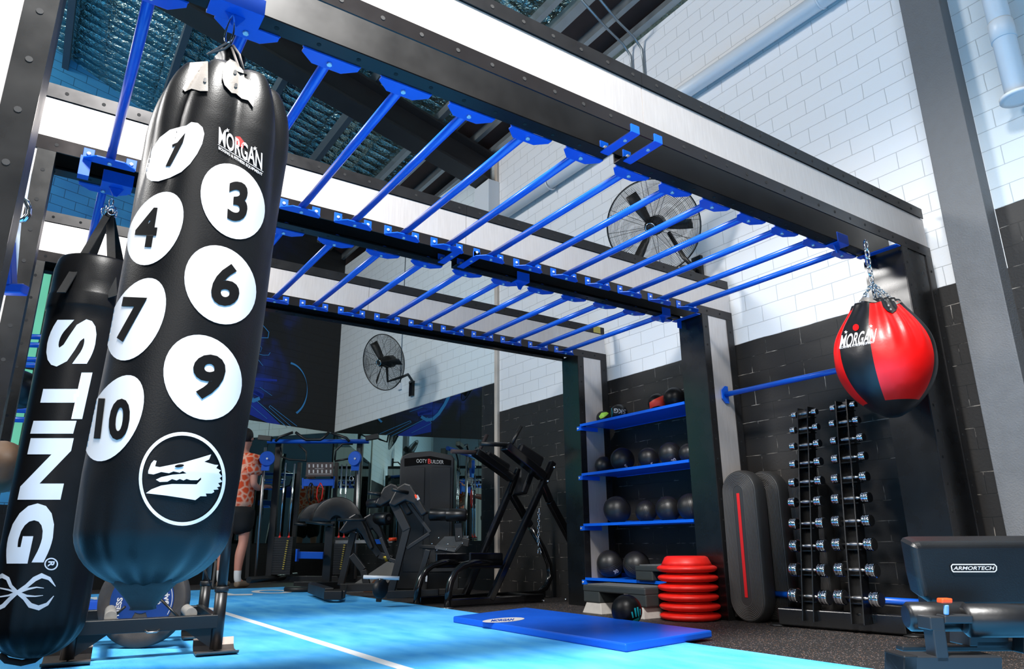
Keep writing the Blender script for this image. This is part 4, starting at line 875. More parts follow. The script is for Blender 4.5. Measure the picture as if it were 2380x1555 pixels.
# ================================================================== FAR GYM EQUIPMENT
class Rig2:      # a machine built around its own distance from the lens: D metres ahead
    def __init__(s, root, D): s.r = root; s.D = D
    def p(s, x, y, d=0): return PD(x, y, s.D+d)
    def bar(s, nm, pts, wd, mt=BLACK, d=0, ht=None, bevel=.004):
        m_ = MB()
        for a, b in zip(pts, pts[1:]): m_.bar(s.p(a[0], a[1], d if len(a) < 3 else a[2]), s.p(b[0], b[1], d if len(b) < 3 else b[2]), wd, ht or wd, VDIR)
        return m_.build(nm, mt, s.r, world=True, bevel=bevel)
    def tube(s, nm, pts, r, mt=BLACK, d=0, n=10): return MB().tube([s.p(a[0], a[1], d if len(a) < 3 else a[2]) for a in pts], r, n).build(nm, mt, s.r, world=True)
    def roller(s, nm, x, y, r, L, mt=VINYL, d=0, ax=None):
        ax = ax or (HR*.75-VDIR*.66); c = s.p(x, y, d); e = r*.25
        o = MB().lathe([(r-e, -L/2), (r, -L/2+e), (r, L/2-e), (r-e, L/2)], c, ax, 28).build(nm, mt, s.r, world=True)
        MB().lathe([(r*.3, 0), (r*.3, .004)], c+Vector(ax).normalized()*(L/2), ax, 16).build('roller_cap', STEEL, o, world=True); return o
    def floorpt(s, x, d=0): q_ = s.p(x, 1270, d); return Vector((q_.x, q_.y, 0))
def arcpad(mb, c, R, w_, th, a0, a1, side, up=UZ, ax=None):      # curved upholstered pad
    n = 14; vs = []; ax = ax or VDIR
    for i in range(n+1):
        a = a0+(a1-a0)*i/n
        for rr in (R, R-th):
            for s_ in (-.5, .5): vs.append(c+side*(rr*cos(a))+up*(rr*sin(a))+ax*(w_*s_))
    fs = []
    for i in range(n):
        k = 4*i; fs += [(k, k+1, k+5, k+4), (k+2, k+6, k+7, k+3), (k, k+4, k+6, k+2), (k+1, k+3, k+7, k+5)]
    fs += [(0, 2, 3, 1), (4*n, 4*n+1, 4*n+3, 4*n+2)]
    mb.add(vs, fs, True); return mb
BLKF = mat('matte_black_frame', (12, 12, 13), .45, 0, .1)
# cable machine with dumb stacks
t = thing('cable_machine', 'tall dual cable machine with blue top bar and blue pulleys under the mural', 'cable machine', flo(640, 1352))
M = Rig2(t, 8.75)
TB = lambda y: 0
for x0 in (650, 838): M.bar('upright', [(x0, 1026), (x0-25 if x0 < 700 else x0-19, 1349)], .075, BLKF, .1)
for x0, dx in ((697, 21), (783, 16)): M.bar('upright', [(x0, 1075), (x0-dx, 1345)], .05, BLKF, .25)
M.tube('top_bar', [(622, 1026), (858, 1026)], .028, BLUE)
for a in ([(640, 1026), (650, 1016), (681, 1005)], [(687, 1005), (705, 1018), (712, 1022), (745, 1022), (752, 1018), (765, 1004)], [(770, 1006), (805, 1018), (812, 1026)]): M.tube('pull_up_grip', a, .017, BLKF, -.1)
M.bar('top_cap', [(601, 1017), (632, 1020)], .06, BLKF, -.2); M.bar('top_cap', [(850, 1019), (880, 1014)], .06, BLKF, -.2)
M.tube('guide_rail', [(617, 1040), (594, 1340)], .016, STEEL, -.25); M.tube('guide_rail', [(834, 1042), (826, 1345)], .018, STEEL, -.25)
for x, s_ in ((621, 1), (825, -1)):
    pm = MB(); pm.lathe([(.0, -.02), (.082, -.02), (.088, -.01), (.088, .01), (.082, .02), (0, .02)], M.p(x, 1066, -.33), HR*(.35*s_)-VDIR*.94, 28).prism([(-.05, -.14), (.04, -.14), (.05, -.02), (-.05, -.02)], M.p(x-2*s_, 1066, -.33), HR, UZ, VDIR, .03); pm.sm = [False]*len(pm.f); pm.build('pulley_housing', BLUE, t, world=True)
    MB().lathe([(.012, 0), (.012, .008)], M.p(x, 1066, -.36), -VDIR, 10).build('bolt', BOLT, t, world=True)
for a, b in (((664, 1076), (650, 1250)), ((685, 1078), (671, 1250)), ((795, 1080), (787, 1250)), ((806, 1078), (799, 1250))): M.tube('guide_rod', [a, b], .0095, CHROME, -.05)
for (x0, x1, x2, x3) in ((641, 684, 676, 632), (780, 812, 808, 775)):
    m_ = MB(); n = 16
    for k in range(n):
        f0, f1 = k/n, (k+.86)/n; xa = x0+(x3-x0)*f0; xb = x1+(x2-x1)*f0
        m_.bar(M.p(xa, 1250+88*f0, -.02), M.p(xb, 1250+88*f0, -.02), .1, .024, UZ)
    m_.build('weight_stack', BLKF, t, world=True)
    xm = (x0+x1)/2+6; decal('stack_number_strip', mat('yellow_number_print', (170, 150, 50), .6), [ribbon2d([(xm-k_*.85-2, 1257+k_*5), (xm-k_*.85+2, 1257+k_*5)], 2.2) for k_ in range(14)], lambda x, y: M.p(x, y, -.09), t, 20)
for x in (650, 671, 787, 799): M.bar('red_stop', [(x-2, 1248), (x+3, 1248)], .022, REDP, -.06)
M.tube('base_foot', [(578, 1348, -.5), (640, 1344), (690, 1338, .2)], .035, BLKF); M.bar('base_foot', [(632, 1346), (845, 1346)], .07, BLKF, .1)
for a in ([(652, 1040), (655, 1062), (672, 1068), (712, 1071), (712, 1050), (695, 1034)], [(778, 1070), (780, 1048), (796, 1032), (820, 1032)], [(778, 1072), (822, 1064)]): M.tube('arch_brace', a, .012, BLKF, .0)
M.bar('lower_cross_brace', [(704, 1111), (704, 1136)], .02, BLUE, -.05); M.bar('lower_cross_brace', [(777, 1107), (775, 1135)], .02, BLUE, -.05)
M.bar('cross_brace', [(706, 1122), (776, 1121)], .085, BLUE, -.05, .03)
M.bar('side_bar', [(590, 1060), (575, 1345)], .05, BLKF, .5)
for x in (816, 822): M.tube('cable', [(x, 1085, -.3), (x-2, 1108, -.3)], .003, STEEL)
M.tube('carabiner', [(817, 1106, -.3), (812, 1110, -.3), (813, 1116, -.3), (818, 1119, -.3), (822, 1113, -.3), (818, 1107, -.3)], .004, CHROME)
pb = thing('exercise_chart', 'small brown board with two rows of white exercise figures, on the cable machine', 'sign', M.p(744, 1108, -.12))
MB().prism([(-.165, -.085), (.165, -.085), (.165, .085), (-.165, .085)], M.p(743, 1091, -.12), HR, UZ, VDIR, .012).build('board', POSTER, pb, world=True)
decal('chart_figures', WHITEP, [ribbon2d([(718.5+k*10, y), (718.5+k*10, y+7.5)], 3.4) for k in range(6) for y in (1079, 1092)]+[ribbon2d([(732, 1089.3), (752, 1089.3)], 1), ribbon2d([(716, 1101.6), (770, 1101.6)], 1)], lambda x, y: M.p(x, y, -.123), pb, 30)
for x, c_, lb in ((722, BLKM, 'black resistance bands hanging from the blue cross brace'), (745, REDP, 'red and black tube band looped on the blue cross brace')):
    o = MB().tube([M.p(a, b, -.16) for a, b in ((x, 1122), (x-7, 1135), (x-9, 1155), (x-4, 1170), (x+3, 1158), (x+6, 1135), (x+1, 1124))], .007, 8, True)
    if c_ is BLKM: o.tube([M.p(a, b, -.17) for a, b in ((x+3, 1122), (x-1, 1140), (x+1, 1165), (x+6, 1160), (x+6, 1130))], .008, 8, True)
    tag(o.build('resistance_band', c_), lb, 'resistance band')
# back extension benches
def hyper(name, label, D, dx, dy, k, foot):
    t = thing(name, label, 'back extension bench', (0, 0, 0)); M = Rig2(t, D); q0 = M.floorpt(foot); t.location = q0; return t, M
t, M = hyper('ab_bench', 'low black back extension bench with curved pads and foot rollers, at turf edge', 6.9, 0, 0, 1, 800)
g0 = lambda x, y, d=0: (x, y, d)
for d in (0.0,):
    M.bar('front_leg', [(822, 1238), (792, 1360)], .055, BLKF)
    M.bar('rear_leg', [(818, 1290), (845, 1325), (856, 1372)], .06, BLKF)
    M.bar('main_beam', [(845, 1215), (868, 1270), (882, 1290), (912, 1300)], .06, BLKF)
    M.bar('base_bar', [(792, 1366), (900, 1364)], .07, BLKF)
m_ = MB().bar(M.p(725, 1366, .1), M.p(765, 1380, -.7), .075, .09).bar(M.p(795, 1382, -.75), M.p(800, 1366, 0), .05, .06).bar(M.p(756, 1383, -.75), M.p(797, 1383, -.75), .1, .07); m_.build('foot_block', BLKF, t, world=True, bevel=.006)
m_ = MB()
for s_, xx in ((-.16, 815), (.14, 850)):
    pp = M.p(xx, 1222, -.1 if s_ < 0 else .0); m_.prism([(-.11, -.05), (-.02, .08), (.04, .115), (.07, .10), (.145, -.03), (.22, -.2), (.19, -.22), (.11, -.09), (.06, -.03), (-.06, -.07)], pp, HR, UZ, VDIR, .13)
m_.build('hip_pad', VINYL, t, world=True, bevel=.012)
M.tube('handle', [(785, 1208, -.2), (850, 1208, -.25)], .014, BLKF); M.tube('handle', [(712, 1213, -.1), (776, 1220, -.2)], .014, BLKF)
M.roller('foot_roller', 888, 1206, .06, .2); M.roller('foot_roller', 870, 1170, .045, .18, d=.2); M.roller('foot_roller', 893, 1166, .045, .18, d=.0)
MB().lathe([(.02, 0), (.035, .005), (.035, .02), (.02, .03), (.014, .05)], M.p(899, 1292, -.05), (0, 0, -1), 18).build('adjust_knob', BRASS, t, world=True)
t, M = hyper('ab_bench', 'black glute ham bench with two big rounded pads, under the cable machine', 7.8, 0, 0, 1, 760)
M.bar('upright', [(768, 1225), (758, 1364)], .085, BLKF); M.bar('base_bar', [(684, 1359, .1), (764, 1359, .1)], .06, BLKF); M.bar('base_bar', [(720, 1362, -.2), (800, 1360, .0)], .07, BLKF)
for xx, R_, d_ in ((735, .20, .12), (778, .26, -.12)):
    arcpad(MB(), M.p(xx, 1214, d_), R_, .20, .2*.98, .05, pi-.05, HR, UZ, (VDIR*.85-HR*.4)).build('hip_pad', VINYL, t, world=True, bevel=.01)
M.tube('handle', [(684, 1217, 0), (712, 1220, 0)], .016, BLKF)
M.bar('blue_support', [(691, 1290), (752, 1291)], .07, BLUE, -.1, .05); M.bar('blue_support', [(692, 1276), (690, 1305)], .02, BLUE, -.12, .08)
t = tag(MB().lathe([(.0, 0), (.2, 0), (.205, .01), (.205, .035), (.195, .045), (.06, .045), (.05, .03), (0, .03)], flo(716, 1378)+Vector((0, .12, .0125)), (0, 0, 1), 40).build('weight_plate', RUBBER), 'black round weight plate lying flat on the turf corner', 'weight plate')
# taller back extension bench
t, M = hyper('ab_bench', 'taller black back extension bench in front of the machine tower', 6.15, 0, 0, 1, 915)
M.bar('front_leg', [(947, 1225), (906, 1388)], .058, BLKF); M.bar('rear_leg', [(995, 1278), (966, 1378)], .045, BLKF)
M.bar('base_bar', [(900, 1382), (1020, 1378)], .06, BLKF); M.bar('strut', [(950, 1170), (1000, 1238)], .03, BLKF); M.bar('strut', [(945, 1275), (998, 1240)], .03, BLKF); M.bar('main_beam', [(915, 1168), (946, 1232)], .07, BLKF)
m_ = MB()
for xx, d_ in ((893, .12), (925, -.1)):
    pp = M.p(xx, 1152, d_); m_.prism([(-.08, -.07), (-.01, .07), (.05, .105), (.1, .09), (.16, .0), (.25, -.14), (.2, -.17), (.13, -.07), (.06, -.04), (-.03, -.09)], pp, HR, UZ, VDIR, .13)
m_.build('hip_pad', VINYL, t, world=True, bevel=.012)
decal('sticker', WHITEP, [poly2d([(965, 1152), (971, 1150), (976, 1160), (970, 1163)])], lambda x, y: M.p(x, y, -.16), t, 9); decal('sticker', ORANGE, [poly2d([(963, 1150), (967, 1149), (970, 1156), (966, 1159)])], lambda x, y: M.p(x, y, -.165), t, 9)
M.tube('handle', [(855, 1145, .1), (885, 1149, .1)], .015, BLKF); M.tube('handle', [(911, 1137, -.2), (948, 1145, -.1)], .015, BLKF)
M.bar('cross_bar', [(885, 1250), (905, 1300), (920, 1305)], .03, BLKF)
# block behind: slanted floor wedge and pads
t = thing('plyometric_wedge', 'grey and brown slanted board behind the ab benches on the floor', 'wedge', flo(860, 1358))
M = Rig2(t, 7.7)
MB().prism([(0, 0), (.42, 0), (.62, .30), (.46, .30)], M.floorpt(800), HR, UZ, VDIR, .25).build('wedge_side', mat('grey_felt', (130, 128, 124), .8), t, world=True)
MB().prism([(0, 0), (.16, .0), (.22, .16), (.11, .12)], M.floorpt(850)-VDIR*.02, HR, UZ, VDIR, .015).build('wood_face', mat('plywood_brown', (112, 72, 48), .7, 0, .3, 6), t, world=True)
M.bar('alloy_rail', [(780, 1260), (912, 1258)], .035, GREYC, .2)
M.bar('blue_clamp', [(870, 1259), (896, 1259)], .05, BLUE, .15)
M.tube('orange_handle', [(904, 1254, .1), (922, 1253, .1)], .018, ORANGE)
# white bar with chain on its stand
t = thing('cable_bar', 'short white bar with a chain hooked over a black wheel, low on the floor', 'cable attachment', flo(886, 1388))
M = Rig2(t, 5.65)
M.tube('bar_grip', [(845, 1341), (928, 1344)], .014, WHITEM)
mb = MB(); chain(mb, M.p(884, 1345, -.02), M.p(868, 1376, -.02), 6, .003, .008); mb.build('chain', CHROME, t, world=True)
MB().lathe([(0, -.03), (.06, -.03), (.07, -.02), (.07, .02), (.06, .03), (0, .03)], M.p(884, 1368, .0), HR*.9-VDIR*.4, 28).build('wheel', RUBBER, t, world=True)
M.bar('stand', [(884, 1362, .05), (880, 1399, .05)], .04, BLKF, 0, .03)
# selectorized tower
t = thing('machine_tower', 'tall black weight machine tower with white and red lettering at its top', 'weight machine', flo(990, 1372))
M = Rig2(t, 7.2)
pf = [(930, 1070), (934, 1060), (952, 1052), (1000, 1048), (1050, 1058), (1056, 1066), (1048, 1371), (920, 1371)]
def vplane(M, pts, dep): 
    c = M.p(990, 1200); out = []
    for x, y in pts: v = M.p(x, y)-c; out.append((v.dot(HR), v.z))
    return out, c
pp, c = vplane(M, pf, 0)
MB().prism(pp, c, HR, UZ, VDIR, .32).build('shroud', BLKF, t, world=True, bevel=.012)
pp, c = vplane(M, [(940, 1066), (1000, 1060), (1049, 1070), (1048, 1082), (1000, 1078), (940, 1084)], 0)
MB().prism(pp, c-VDIR*.006, HR, UZ, VDIR, .006).build('name_panel', INK, t, world=True)
pp, c = vplane(M, [(943, 1086), (988, 1086), (982, 1330), (936, 1330)], 0); MB().prism(pp, c-VDIR*.008, HR, UZ, VDIR, .008).build('front_panel', BLKM, t, world=True, bevel=.004)
pp, c = vplane(M, [(1001, 1086), (1048, 1086), (1044, 1330), (996, 1330)], 0); MB().prism(pp, c-VDIR*.008, HR, UZ, VDIR, .008).build('front_panel', BLKM, t, world=True, bevel=.004)
tp_ = lambda x, y: M.p(x, y, -.0085)
decal('lettering', WHITEP, [place2d(text2d('OOTY', 0), (980, 1071.5), (24, .6), (0, -8.5)), place2d(text2d('UILDER', 0), (1016.5, 1073.5), (29, 1.5), (0, -8.5))], tp_, t, 30)
decal('lettering', mat('red_print', (220, 50, 40), .5), [place2d(text2d('B', .01), (998, 1072), (7, 0), (0, -11))], tp_, t, 30)
# calf or leg machine with rollers and tiled footplate
t = thing('leg_machine', 'black seated leg machine with rollers and a checkered foot plate', 'weight machine', flo(1030, 1375))
M = Rig2(t, 6.65)
M.roller('roller_pad', 1022, 1196, .055, .2, ax=HR); M.roller('roller_pad', 1060, 1197, .058, .2, ax=HR)
m_ = MB(); pl = [M.p(*q_) for q_ in ((1033, 1247, .15), (1090, 1245, .15), (1058, 1278, -.05), (1011, 1270, -.05))]
m_.add([v for v in pl]+[v-Vector((0, 0, .02)) for v in pl], [(0, 1, 2, 3), (7, 6, 5, 4), (0, 4, 5, 1), (1, 5, 6, 2), (2, 6, 7, 3), (3, 7, 4, 0)])
CHK = brick_mat('checker_rubber', (70, 74, 78), (64, 68, 72), 9, 0, 0); m_.build('foot_plate', mat('grey_tread_rubber', (74, 78, 82), .6, 0, .15, 50, .4, 60), t, world=True)
M.bar('frame_box', [(985, 1300, .1), (1060, 1298, .1)], .22, BLKF, 0, .2); M.bar('seat_arm', [(1065, 1215), (1068, 1258), (1090, 1262)], .07, BLKF, .1); M.bar('frame', [(975, 1270), (1060, 1274)], .03, BLKF)
for x, y in ((1020, 1250), (1004, 1264), (1040, 1265), (1067, 1248), (1087, 1249), (1075, 1263), (1058, 1277), (1038, 1277), (996, 1279), (1016, 1279)): MB().ball(M.p(x, y, -.08), .007, 10, 6).build('bolt', CHROME, t, world=True)
M.bar('lever', [(995, 1300), (990, 1340)], .02, BLKF, -.1); M.bar('leg', [(992, 1285), (986, 1379)], .05, BLKF); M.bar('leg', [(1062, 1285), (1058, 1379)], .05, BLKF); M.bar('base_bar', [(975, 1376), (1085, 1374)], .05, BLKF)
decal('side_lettering', GREYP, [ribbon2d([(991.5, 1338), (990.5, 1352)], 4)], lambda x, y: M.p(x, y, -.12), t, 30)
# ---------------------------------------------------------------- dip and knee raise station
t = thing('dip_station', 'black knee raise and dip station with arm pads and slanted uprights', 'exercise station', (3.4, 5.2, 0))
YN, YF = 5.0, 5.40
N_ = lambda x, y: at(x, y, 'Y', YN); F_ = lambda x, y: at(x, y, 'Y', YF)
GB = mat('gloss_black_tube', (14, 14, 16), .16, 0, .05, coat=.6)
def dbar(nm, pts, wd=.05, f=N_, ht=None): 
    m_ = MB()
    for a, b in zip(pts, pts[1:]): m_.bar(f(*a), f(*b), wd, ht or wd, (0, 1, 0))
    return m_.build(nm, GB, t, world=True, bevel=.01)
def dtube(nm, pts, r, f=N_, mt=GB): return MB().tube([f(*a) for a in pts], r, 14).build(nm, mt, t, world=True)
a, b = N_(1044, 1403), N_(1322, 1392); a.z = b.z = .035; MB().bar((2.78, YN, .035), (3.685, YN, .035), .05, .06).build('base_rail', GB, t, world=True, bevel=.01)
MB().bar((2.74, YF, .035), (4.0, YF, .035), .05, .06).build('base_rail', GB, t, world=True, bevel=.01); MB().bar((3.6, YN, .035), (3.6, YF, .035), .05, .06).build('cross_rail', GB, t, world=True, bevel=.01)
dtube('front_leg', [(1040, 1412), (1043, 1372), (1048, 1350), (1060, 1328), (1076, 1315), (1100, 1308), (1165, 1306)], .028); dtube('front_leg', [(968, 1406), (972, 1365), (978, 1345), (990, 1325), (1004, 1314), (1030, 1307), (1075, 1305)], .028, F_)
for p in (flo(1040, 1414), flo(968, 1407)): MB().lathe([(.045, 0), (.045, .006), (.03, .008)], p, (0, 0, 1), 20).build('foot_plate', STEEL, t, world=True)
dbar('step_plate', [(1090, 1303), (1168, 1303)], .12, N_, .02); dbar('step_plate', [(1012, 1303), (1085, 1302)], .12, F_, .02)
dbar('slanted_upright', [(1138, 1396), (1285, 1074)], .055); dbar('slanted_upright', [(1080, 1386), (1206, 1090)], .055, F_)
dbar('rear_brace', [(1262, 1128), (1278, 1165), (1330, 1262)], .06); dbar('rear_brace', [(1190, 1150), (1232, 1222)], .06, F_)
dtube('rear_brace', [(1232, 1222), (1262, 1275), (1276, 1312), (1279, 1340), (1268, 1365), (1245, 1382), (1200, 1390)], .03, F_)
dbar('arm_frame', [(1174, 1037), (1262, 1108)], .075, N_, .1); dbar('arm_frame', [(1104, 1050), (1190, 1112)], .07, F_, .1)
m_ = MB().bar(N_(1205, 1042), N_(1258, 1076), .1, .06, (0, 1, 0)).build('arm_pad', VINYL, t, world=True, bevel=.018)
m_ = MB().bar(F_(1128, 1058), F_(1180, 1092), .1, .06, (0, 1, 0)).build('arm_pad', VINYL, t, world=True, bevel=.018)
HG = mat('brown_foam_grip', (60, 46, 44), .7)
dtube('handle', [(1116, 1031), (1178, 1034)], .019, N_, BLKF); dtube('handle', [(1188, 1034), (1211, 991)], .016, N_, BLKF)
dtube('handle', [(1049, 1049), (1106, 1052)], .019, F_, HG); dtube('handle', [(1115, 1046), (1132, 1011)], .016, F_, HG)
bp = [at(x, y, 'Y', yy) for x, y, yy in ((1212, 1080, 5.35), (1234, 1088, 5.12), (1212, 1144, 5.12), (1192, 1148, 5.35))]
m_ = MB(); off = Vector((.06, 0, -.02)); m_.add(bp+[v+off for v in bp], [(0, 1, 2, 3), (7, 6, 5, 4), (0, 4, 5, 1), (1, 5, 6, 2), (2, 6, 7, 3), (3, 7, 4, 0)]); m_.build('back_pad', VINYL, t, world=True, bevel=.015)
for x, y in ((1284, 1087), (1269, 1119), (1259, 1396), (1310, 1393)): MB().ball(N_(x, y)-Vector((.0, .03, 0)), .012, 12, 8).build('bolt', CHROME, t, world=True)
mb = MB(); chain(mb, N_(1248, 1182)+Vector((.0, -.03, 0)), N_(1246, 1270)+Vector((0, -.03, 0)), 11, .0028, .009); tag(mb.build('hanging_chain', CHROME), 'long thin chain with a snap hook hanging inside the dip station', 'chain')
dtube('snap_hook', [(1249, 1272), (1253, 1284), (1250, 1290), (1245, 1287), (1247, 1274)], .004, lambda x, y: N_(x, y)-Vector((0, .03, 0)), CHROME)
# ---------------------------------------------------------------- gym sled with weight plate
fr = flo(499, 1526); fl_ = flo(152, 1552)
t = thing('push_sled', 'black steel push sled with skid feet on the blue turf, behind the bags', 'sled', (fr+fl_)/2+Vector((0, 0, .0125)))
ux = (fr-fl_); W_ = ux.length; ux.normalize(); uy = Vector((-ux.y, ux.x, 0)); O = fr.copy(); SP = lambda a, b, z: O-ux*a+uy*b+Vector((0, 0, z))
def sb(nm, p, q_, wd, ht, mt=BLKM, bv=.003): return MB().bar(p, q_, wd, ht).build(nm, mt, t, world=True, bevel=bv)
for a in (0, W_):
    for b in (0, .62):
        if b and a: top = .42
        else: top = .75 if not a else .5
        if a == 0 or b == 0:
            MB().tube([SP(a, b, .03), SP(a, b, .28)], .026, 16).build('post_socket', BLKM, t, world=True); MB().tube([SP(a, b, .2), SP(a, b, top)], .0215, 16).build('push_post', BLKM, t, world=True)
            MB().lathe([(.027, 0), (.03, .004), (.03, .02), (.027, .024)], SP(a, b, .265), (0, 0, 1), 18).build('collar', RUBBER, t, world=True)
            # skid foot: plate with turned-up ends
            sk = MB(); pr = [(-.09, .014), (-.08, .006), (-.06, .003), (.05, .004), (.08, .02), (.095, .05)]
            prf = pr+[(x, z+.005) for x, z in pr[::-1]]
            sk.prism(prf, SP(a, b, .0125)-ux*.085, uy, UZ, ux, .17); sk.build('skid_foot', mat('worn_skid_steel', (118, 108, 102), .42, .7, .2, 20), t, world=True)
            MB().prism([(0, 0), (.14, 0), (0, -.1)], SP(a, b-.004, .12), -ux if a == 0 else ux, UZ, uy, .008).build('gusset', BLKM, t, world=True)
sb('front_rail', SP(0, 0, .145), SP(W_, 0, .145), .05, .055); sb('rear_rail', SP(0, .62, .145), SP(W_, .62, .145), .05, .05)
sb('side_rail', SP(.02, 0, .16), SP(.02, .62, .16), .03, .03); sb('side_rail', SP(W_-.02, 0, .16), SP(W_-.02, .62, .16), .03, .03)
MB().tube([SP(W_*.2, .03, .178), SP(W_*.2, .55, .178)], .024, 16).build('loading_horn', mat('worn_grey_steel', (120, 118, 114), .6, 0, .25, 40), t, world=True); MB().tube([SP(W_*.76, .03, .178), SP(W_*.76, .55, .178)], .024, 16).build('loading_horn', MT['worn_grey_steel'], t, world=True)
MB().tube([SP(W_*.42, -.026, .125), SP(W_*.44, -.045, .118), SP(W_*.5, -.045, .118), SP(W_*.52, -.026, .125)], .004, 8).build('pull_eye', STEEL, t, world=True)
pc = PD(333, 1414, (fr+uy*.22).dot(VDIR)); pn = (-VDIR*.99+HR*.02).normalized(); pr_ = .205
tp = thing('weight_plate', 'round black bumper plate with navy and white print, standing in the sled', 'weight plate', (pc.x, pc.y, .0125))
pc.z = pr_+.014
MB().lathe([(.03, -.025), (.15, -.025), (.16, -.03), (.2, -.03), (pr_, -.025), (pr_, .025), (.2, .03), (.16, .03), (.15, .022), (.03, .022)], pc, pn, 64).build('plate_body', PLATEB, tp, world=True)
px_ = UZ.cross(pn).normalized(); fc = lambda x, y, e=.0235: pc+px_*x+UZ*y+pn*e
def sector(a0, a1, r0, r1, n=22): 
    vs = [(r0*cos(a0+(a1-a0)*i/n), r0*sin(a0+(a1-a0)*i/n)) for i in range(n+1)]+[(r1*cos(a0+(a1-a0)*i/n), r1*sin(a0+(a1-a0)*i/n)) for i in range(n+1)]
    return vs, [(i, i+1, n+2+i, n+1+i) for i in range(n)]
for s_ in (1, -1):
    c0 = 0 if s_ > 0 else pi
    decal('navy_field', NAVY, [sector(c0-1.12, c0+1.12, .052, .148)], fc, tp, .5)
decal('navy_field', NAVY, [sector(0, 2*pi, .028, .056, 30)], lambda x, y: fc(x, y, .024), tp, .5)
MB().tube([pc+pn*.026+px_*(.029*cos(k/16*pi))+UZ*(.029*sin(k/16*pi)) for k in range(32)], .005, 8, True).build('hub_ring', CHROME, tp, world=True)
f2 = lambda x, y: fc(x, y, .0248)
decal('lettering', WHITEP, [place2d(text2d('FITNESS', .03), (-.108, -.05), (.012, .13), (-.026, 0))], f2, tp, .5)
decal('lettering', WHITEP, [place2d(text2d('Strive', .03), (.112, .03), (.022, -.095), (.03, .004)), place2d(text2d('20', .02), (.077, .0), (0, -.032), (.02, 0)), sector(-.45, .75, .139, .142), place2d(text2d('METAL WE ROLL', .0), (.088, .03), (.012, -.08), (.009, .0))], f2, tp, .5)
for p0, p1 in (((237, 1457), (291, 1410)), ((430, 1450), (372, 1391))):
    tag(MB().tube([PD(p0[0], p0[1], pc.dot(VDIR)-.1), PD(p1[0], p1[1], pc.dot(VDIR)-.12)], .006, 8).build('stay_rod', BLKM), 'thin black rod leaning against the sled rail, %s of the plate hub' % ('left' if p0[0] < 300 else 'right'), 'rod')
o = MB().tube([SP(.05, .05, .62), SP(.04, .02, .45), SP(.08, .0, .36), SP(.04, .0, .28), SP(.035, .02, .4)], .006, 6); tag(o.build('hanging_strap', WEB), 'black strap dangling beside the right push post of the sled', 'strap')
# small blue box on the turf
q_ = flo(215, 1428); t = tag(MB().box((q_.x-.02, q_.y+.08, .0125+.04), (.26, .14, .08), Matrix.Rotation(-.5, 3, 'Z')).build('foam_block', mat('blue_foam', (26, 84, 190), .8), bevel=.01), 'small blue foam block on the turf, left behind the sled', 'foam block')
# ---------------------------------------------------------------- person from behind
P0 = flo(531, 1367); t = thing('person', 'person in an orange patterned shirt and black shorts, seen from behind', 'person', (P0.x, P0.y, 0)); t.scale = (1.03, 1.03, 1.03)
fw = (VDIR*.94+HR*.34).normalized(); lt = Vector((fw.y, -fw.x, 0))
Q = lambda x, y, z: lt*x+fw*y+UZ*z
V = [Q(0, 0, .97), Q(0, -.01, 1.12), Q(0, .0, 1.28), Q(0, -.01, 1.42), Q(0, .0, 1.52), Q(0, .02, 1.60), Q(0, .035, 1.70)]; R_ = [(.15, .11), (.135, .10), (.16, .11), (.15, .10), (.062, .062), (.085, .085), (.085, .09)]
E_ = [(0, 1), (1, 2), (2, 3), (3, 4), (4, 5), (5, 6)]
for s_ in (-1, 1):
    k = len(V); V += [Q(.10*s_, 0, .9), Q(.115*s_, .02, .68), Q(.12*s_, .03, .50), Q(.12*s_, -.01, .36), Q(.12*s_, -.02, .22), Q(.12*s_, -.015, .09), Q(.13*s_, .05, .045), Q(.135*s_, .14, .03)]
    R_ += [(.09, .09), (.075, .075), (.055, .055), (.058, .06), (.045, .045), (.034, .036), (.04, .035), (.035, .022)]
    E_ += [(0, k)]+[(k+i, k+i+1) for i in range(7)]
    k = len(V); V += [Q(.17*s_, -.005, 1.42), Q(.22*s_, -.03, 1.32), Q(.25*s_, -.05, 1.13), Q(.24*s_, .05, 1.09), Q(.2*s_, .2, 1.12), Q(.19*s_, .25, 1.13)]
    R_ += [.062, .05, .04, .038, .026, .024]; E_ += [(3, k)]+[(k+i, k+i+1) for i in range(5)]
    for j in range(4): 
        V += [Q(.19*s_+(j-1.5)*.018, .30, 1.135), Q(.19*s_+(j-1.5)*.018, .335-.004*j, 1.11)]; R_ += [.0085, .0075]; E_ += [(k+5, len(V)-2), (len(V)-2, len(V)-1)]
    V += [Q((.19-.04)*s_, .275, 1.14)]; R_ += [.009]; E_ += [(k+5, len(V)-1)]
skinbody('body', SKIN, V, E_, R_, t)
V = [Q(0, 0, .80), Q(0, -.01, 1.05), Q(0, 0, 1.26), Q(0, -.01, 1.41), Q(0, 0, 1.475)]; R_ = [(.235, .18), (.20, .17), (.225, .175), (.21, .155), (.11, .10)]; E_ = [(0, 1), (1, 2), (2, 3), (3, 4)]
for s_ in (-1, 1): k = len(V); V += [Q(.175*s_, -.005, 1.42), Q(.225*s_, -.03, 1.31), Q(.245*s_, -.04, 1.22)]; R_ += [.11, .10, .10]; E_ += [(3, k), (k, k+1), (k+1, k+2)]
skinbody('shirt', JERSEY, V, E_, R_, t)
V = [Q(0, 0, .92), Q(0, 0, .82)]; R_ = [(.22, .17), (.21, .17)]; E_ = [(0, 1)]
for s_ in (-1, 1): k = len(V); V += [Q(.10*s_, 0, .74), Q(.115*s_, .01, .56)]; R_ += [.135, .135]; E_ += [(1, k), (k, k+1)]
skinbody('shorts', SHORTS, V, E_, R_, t)
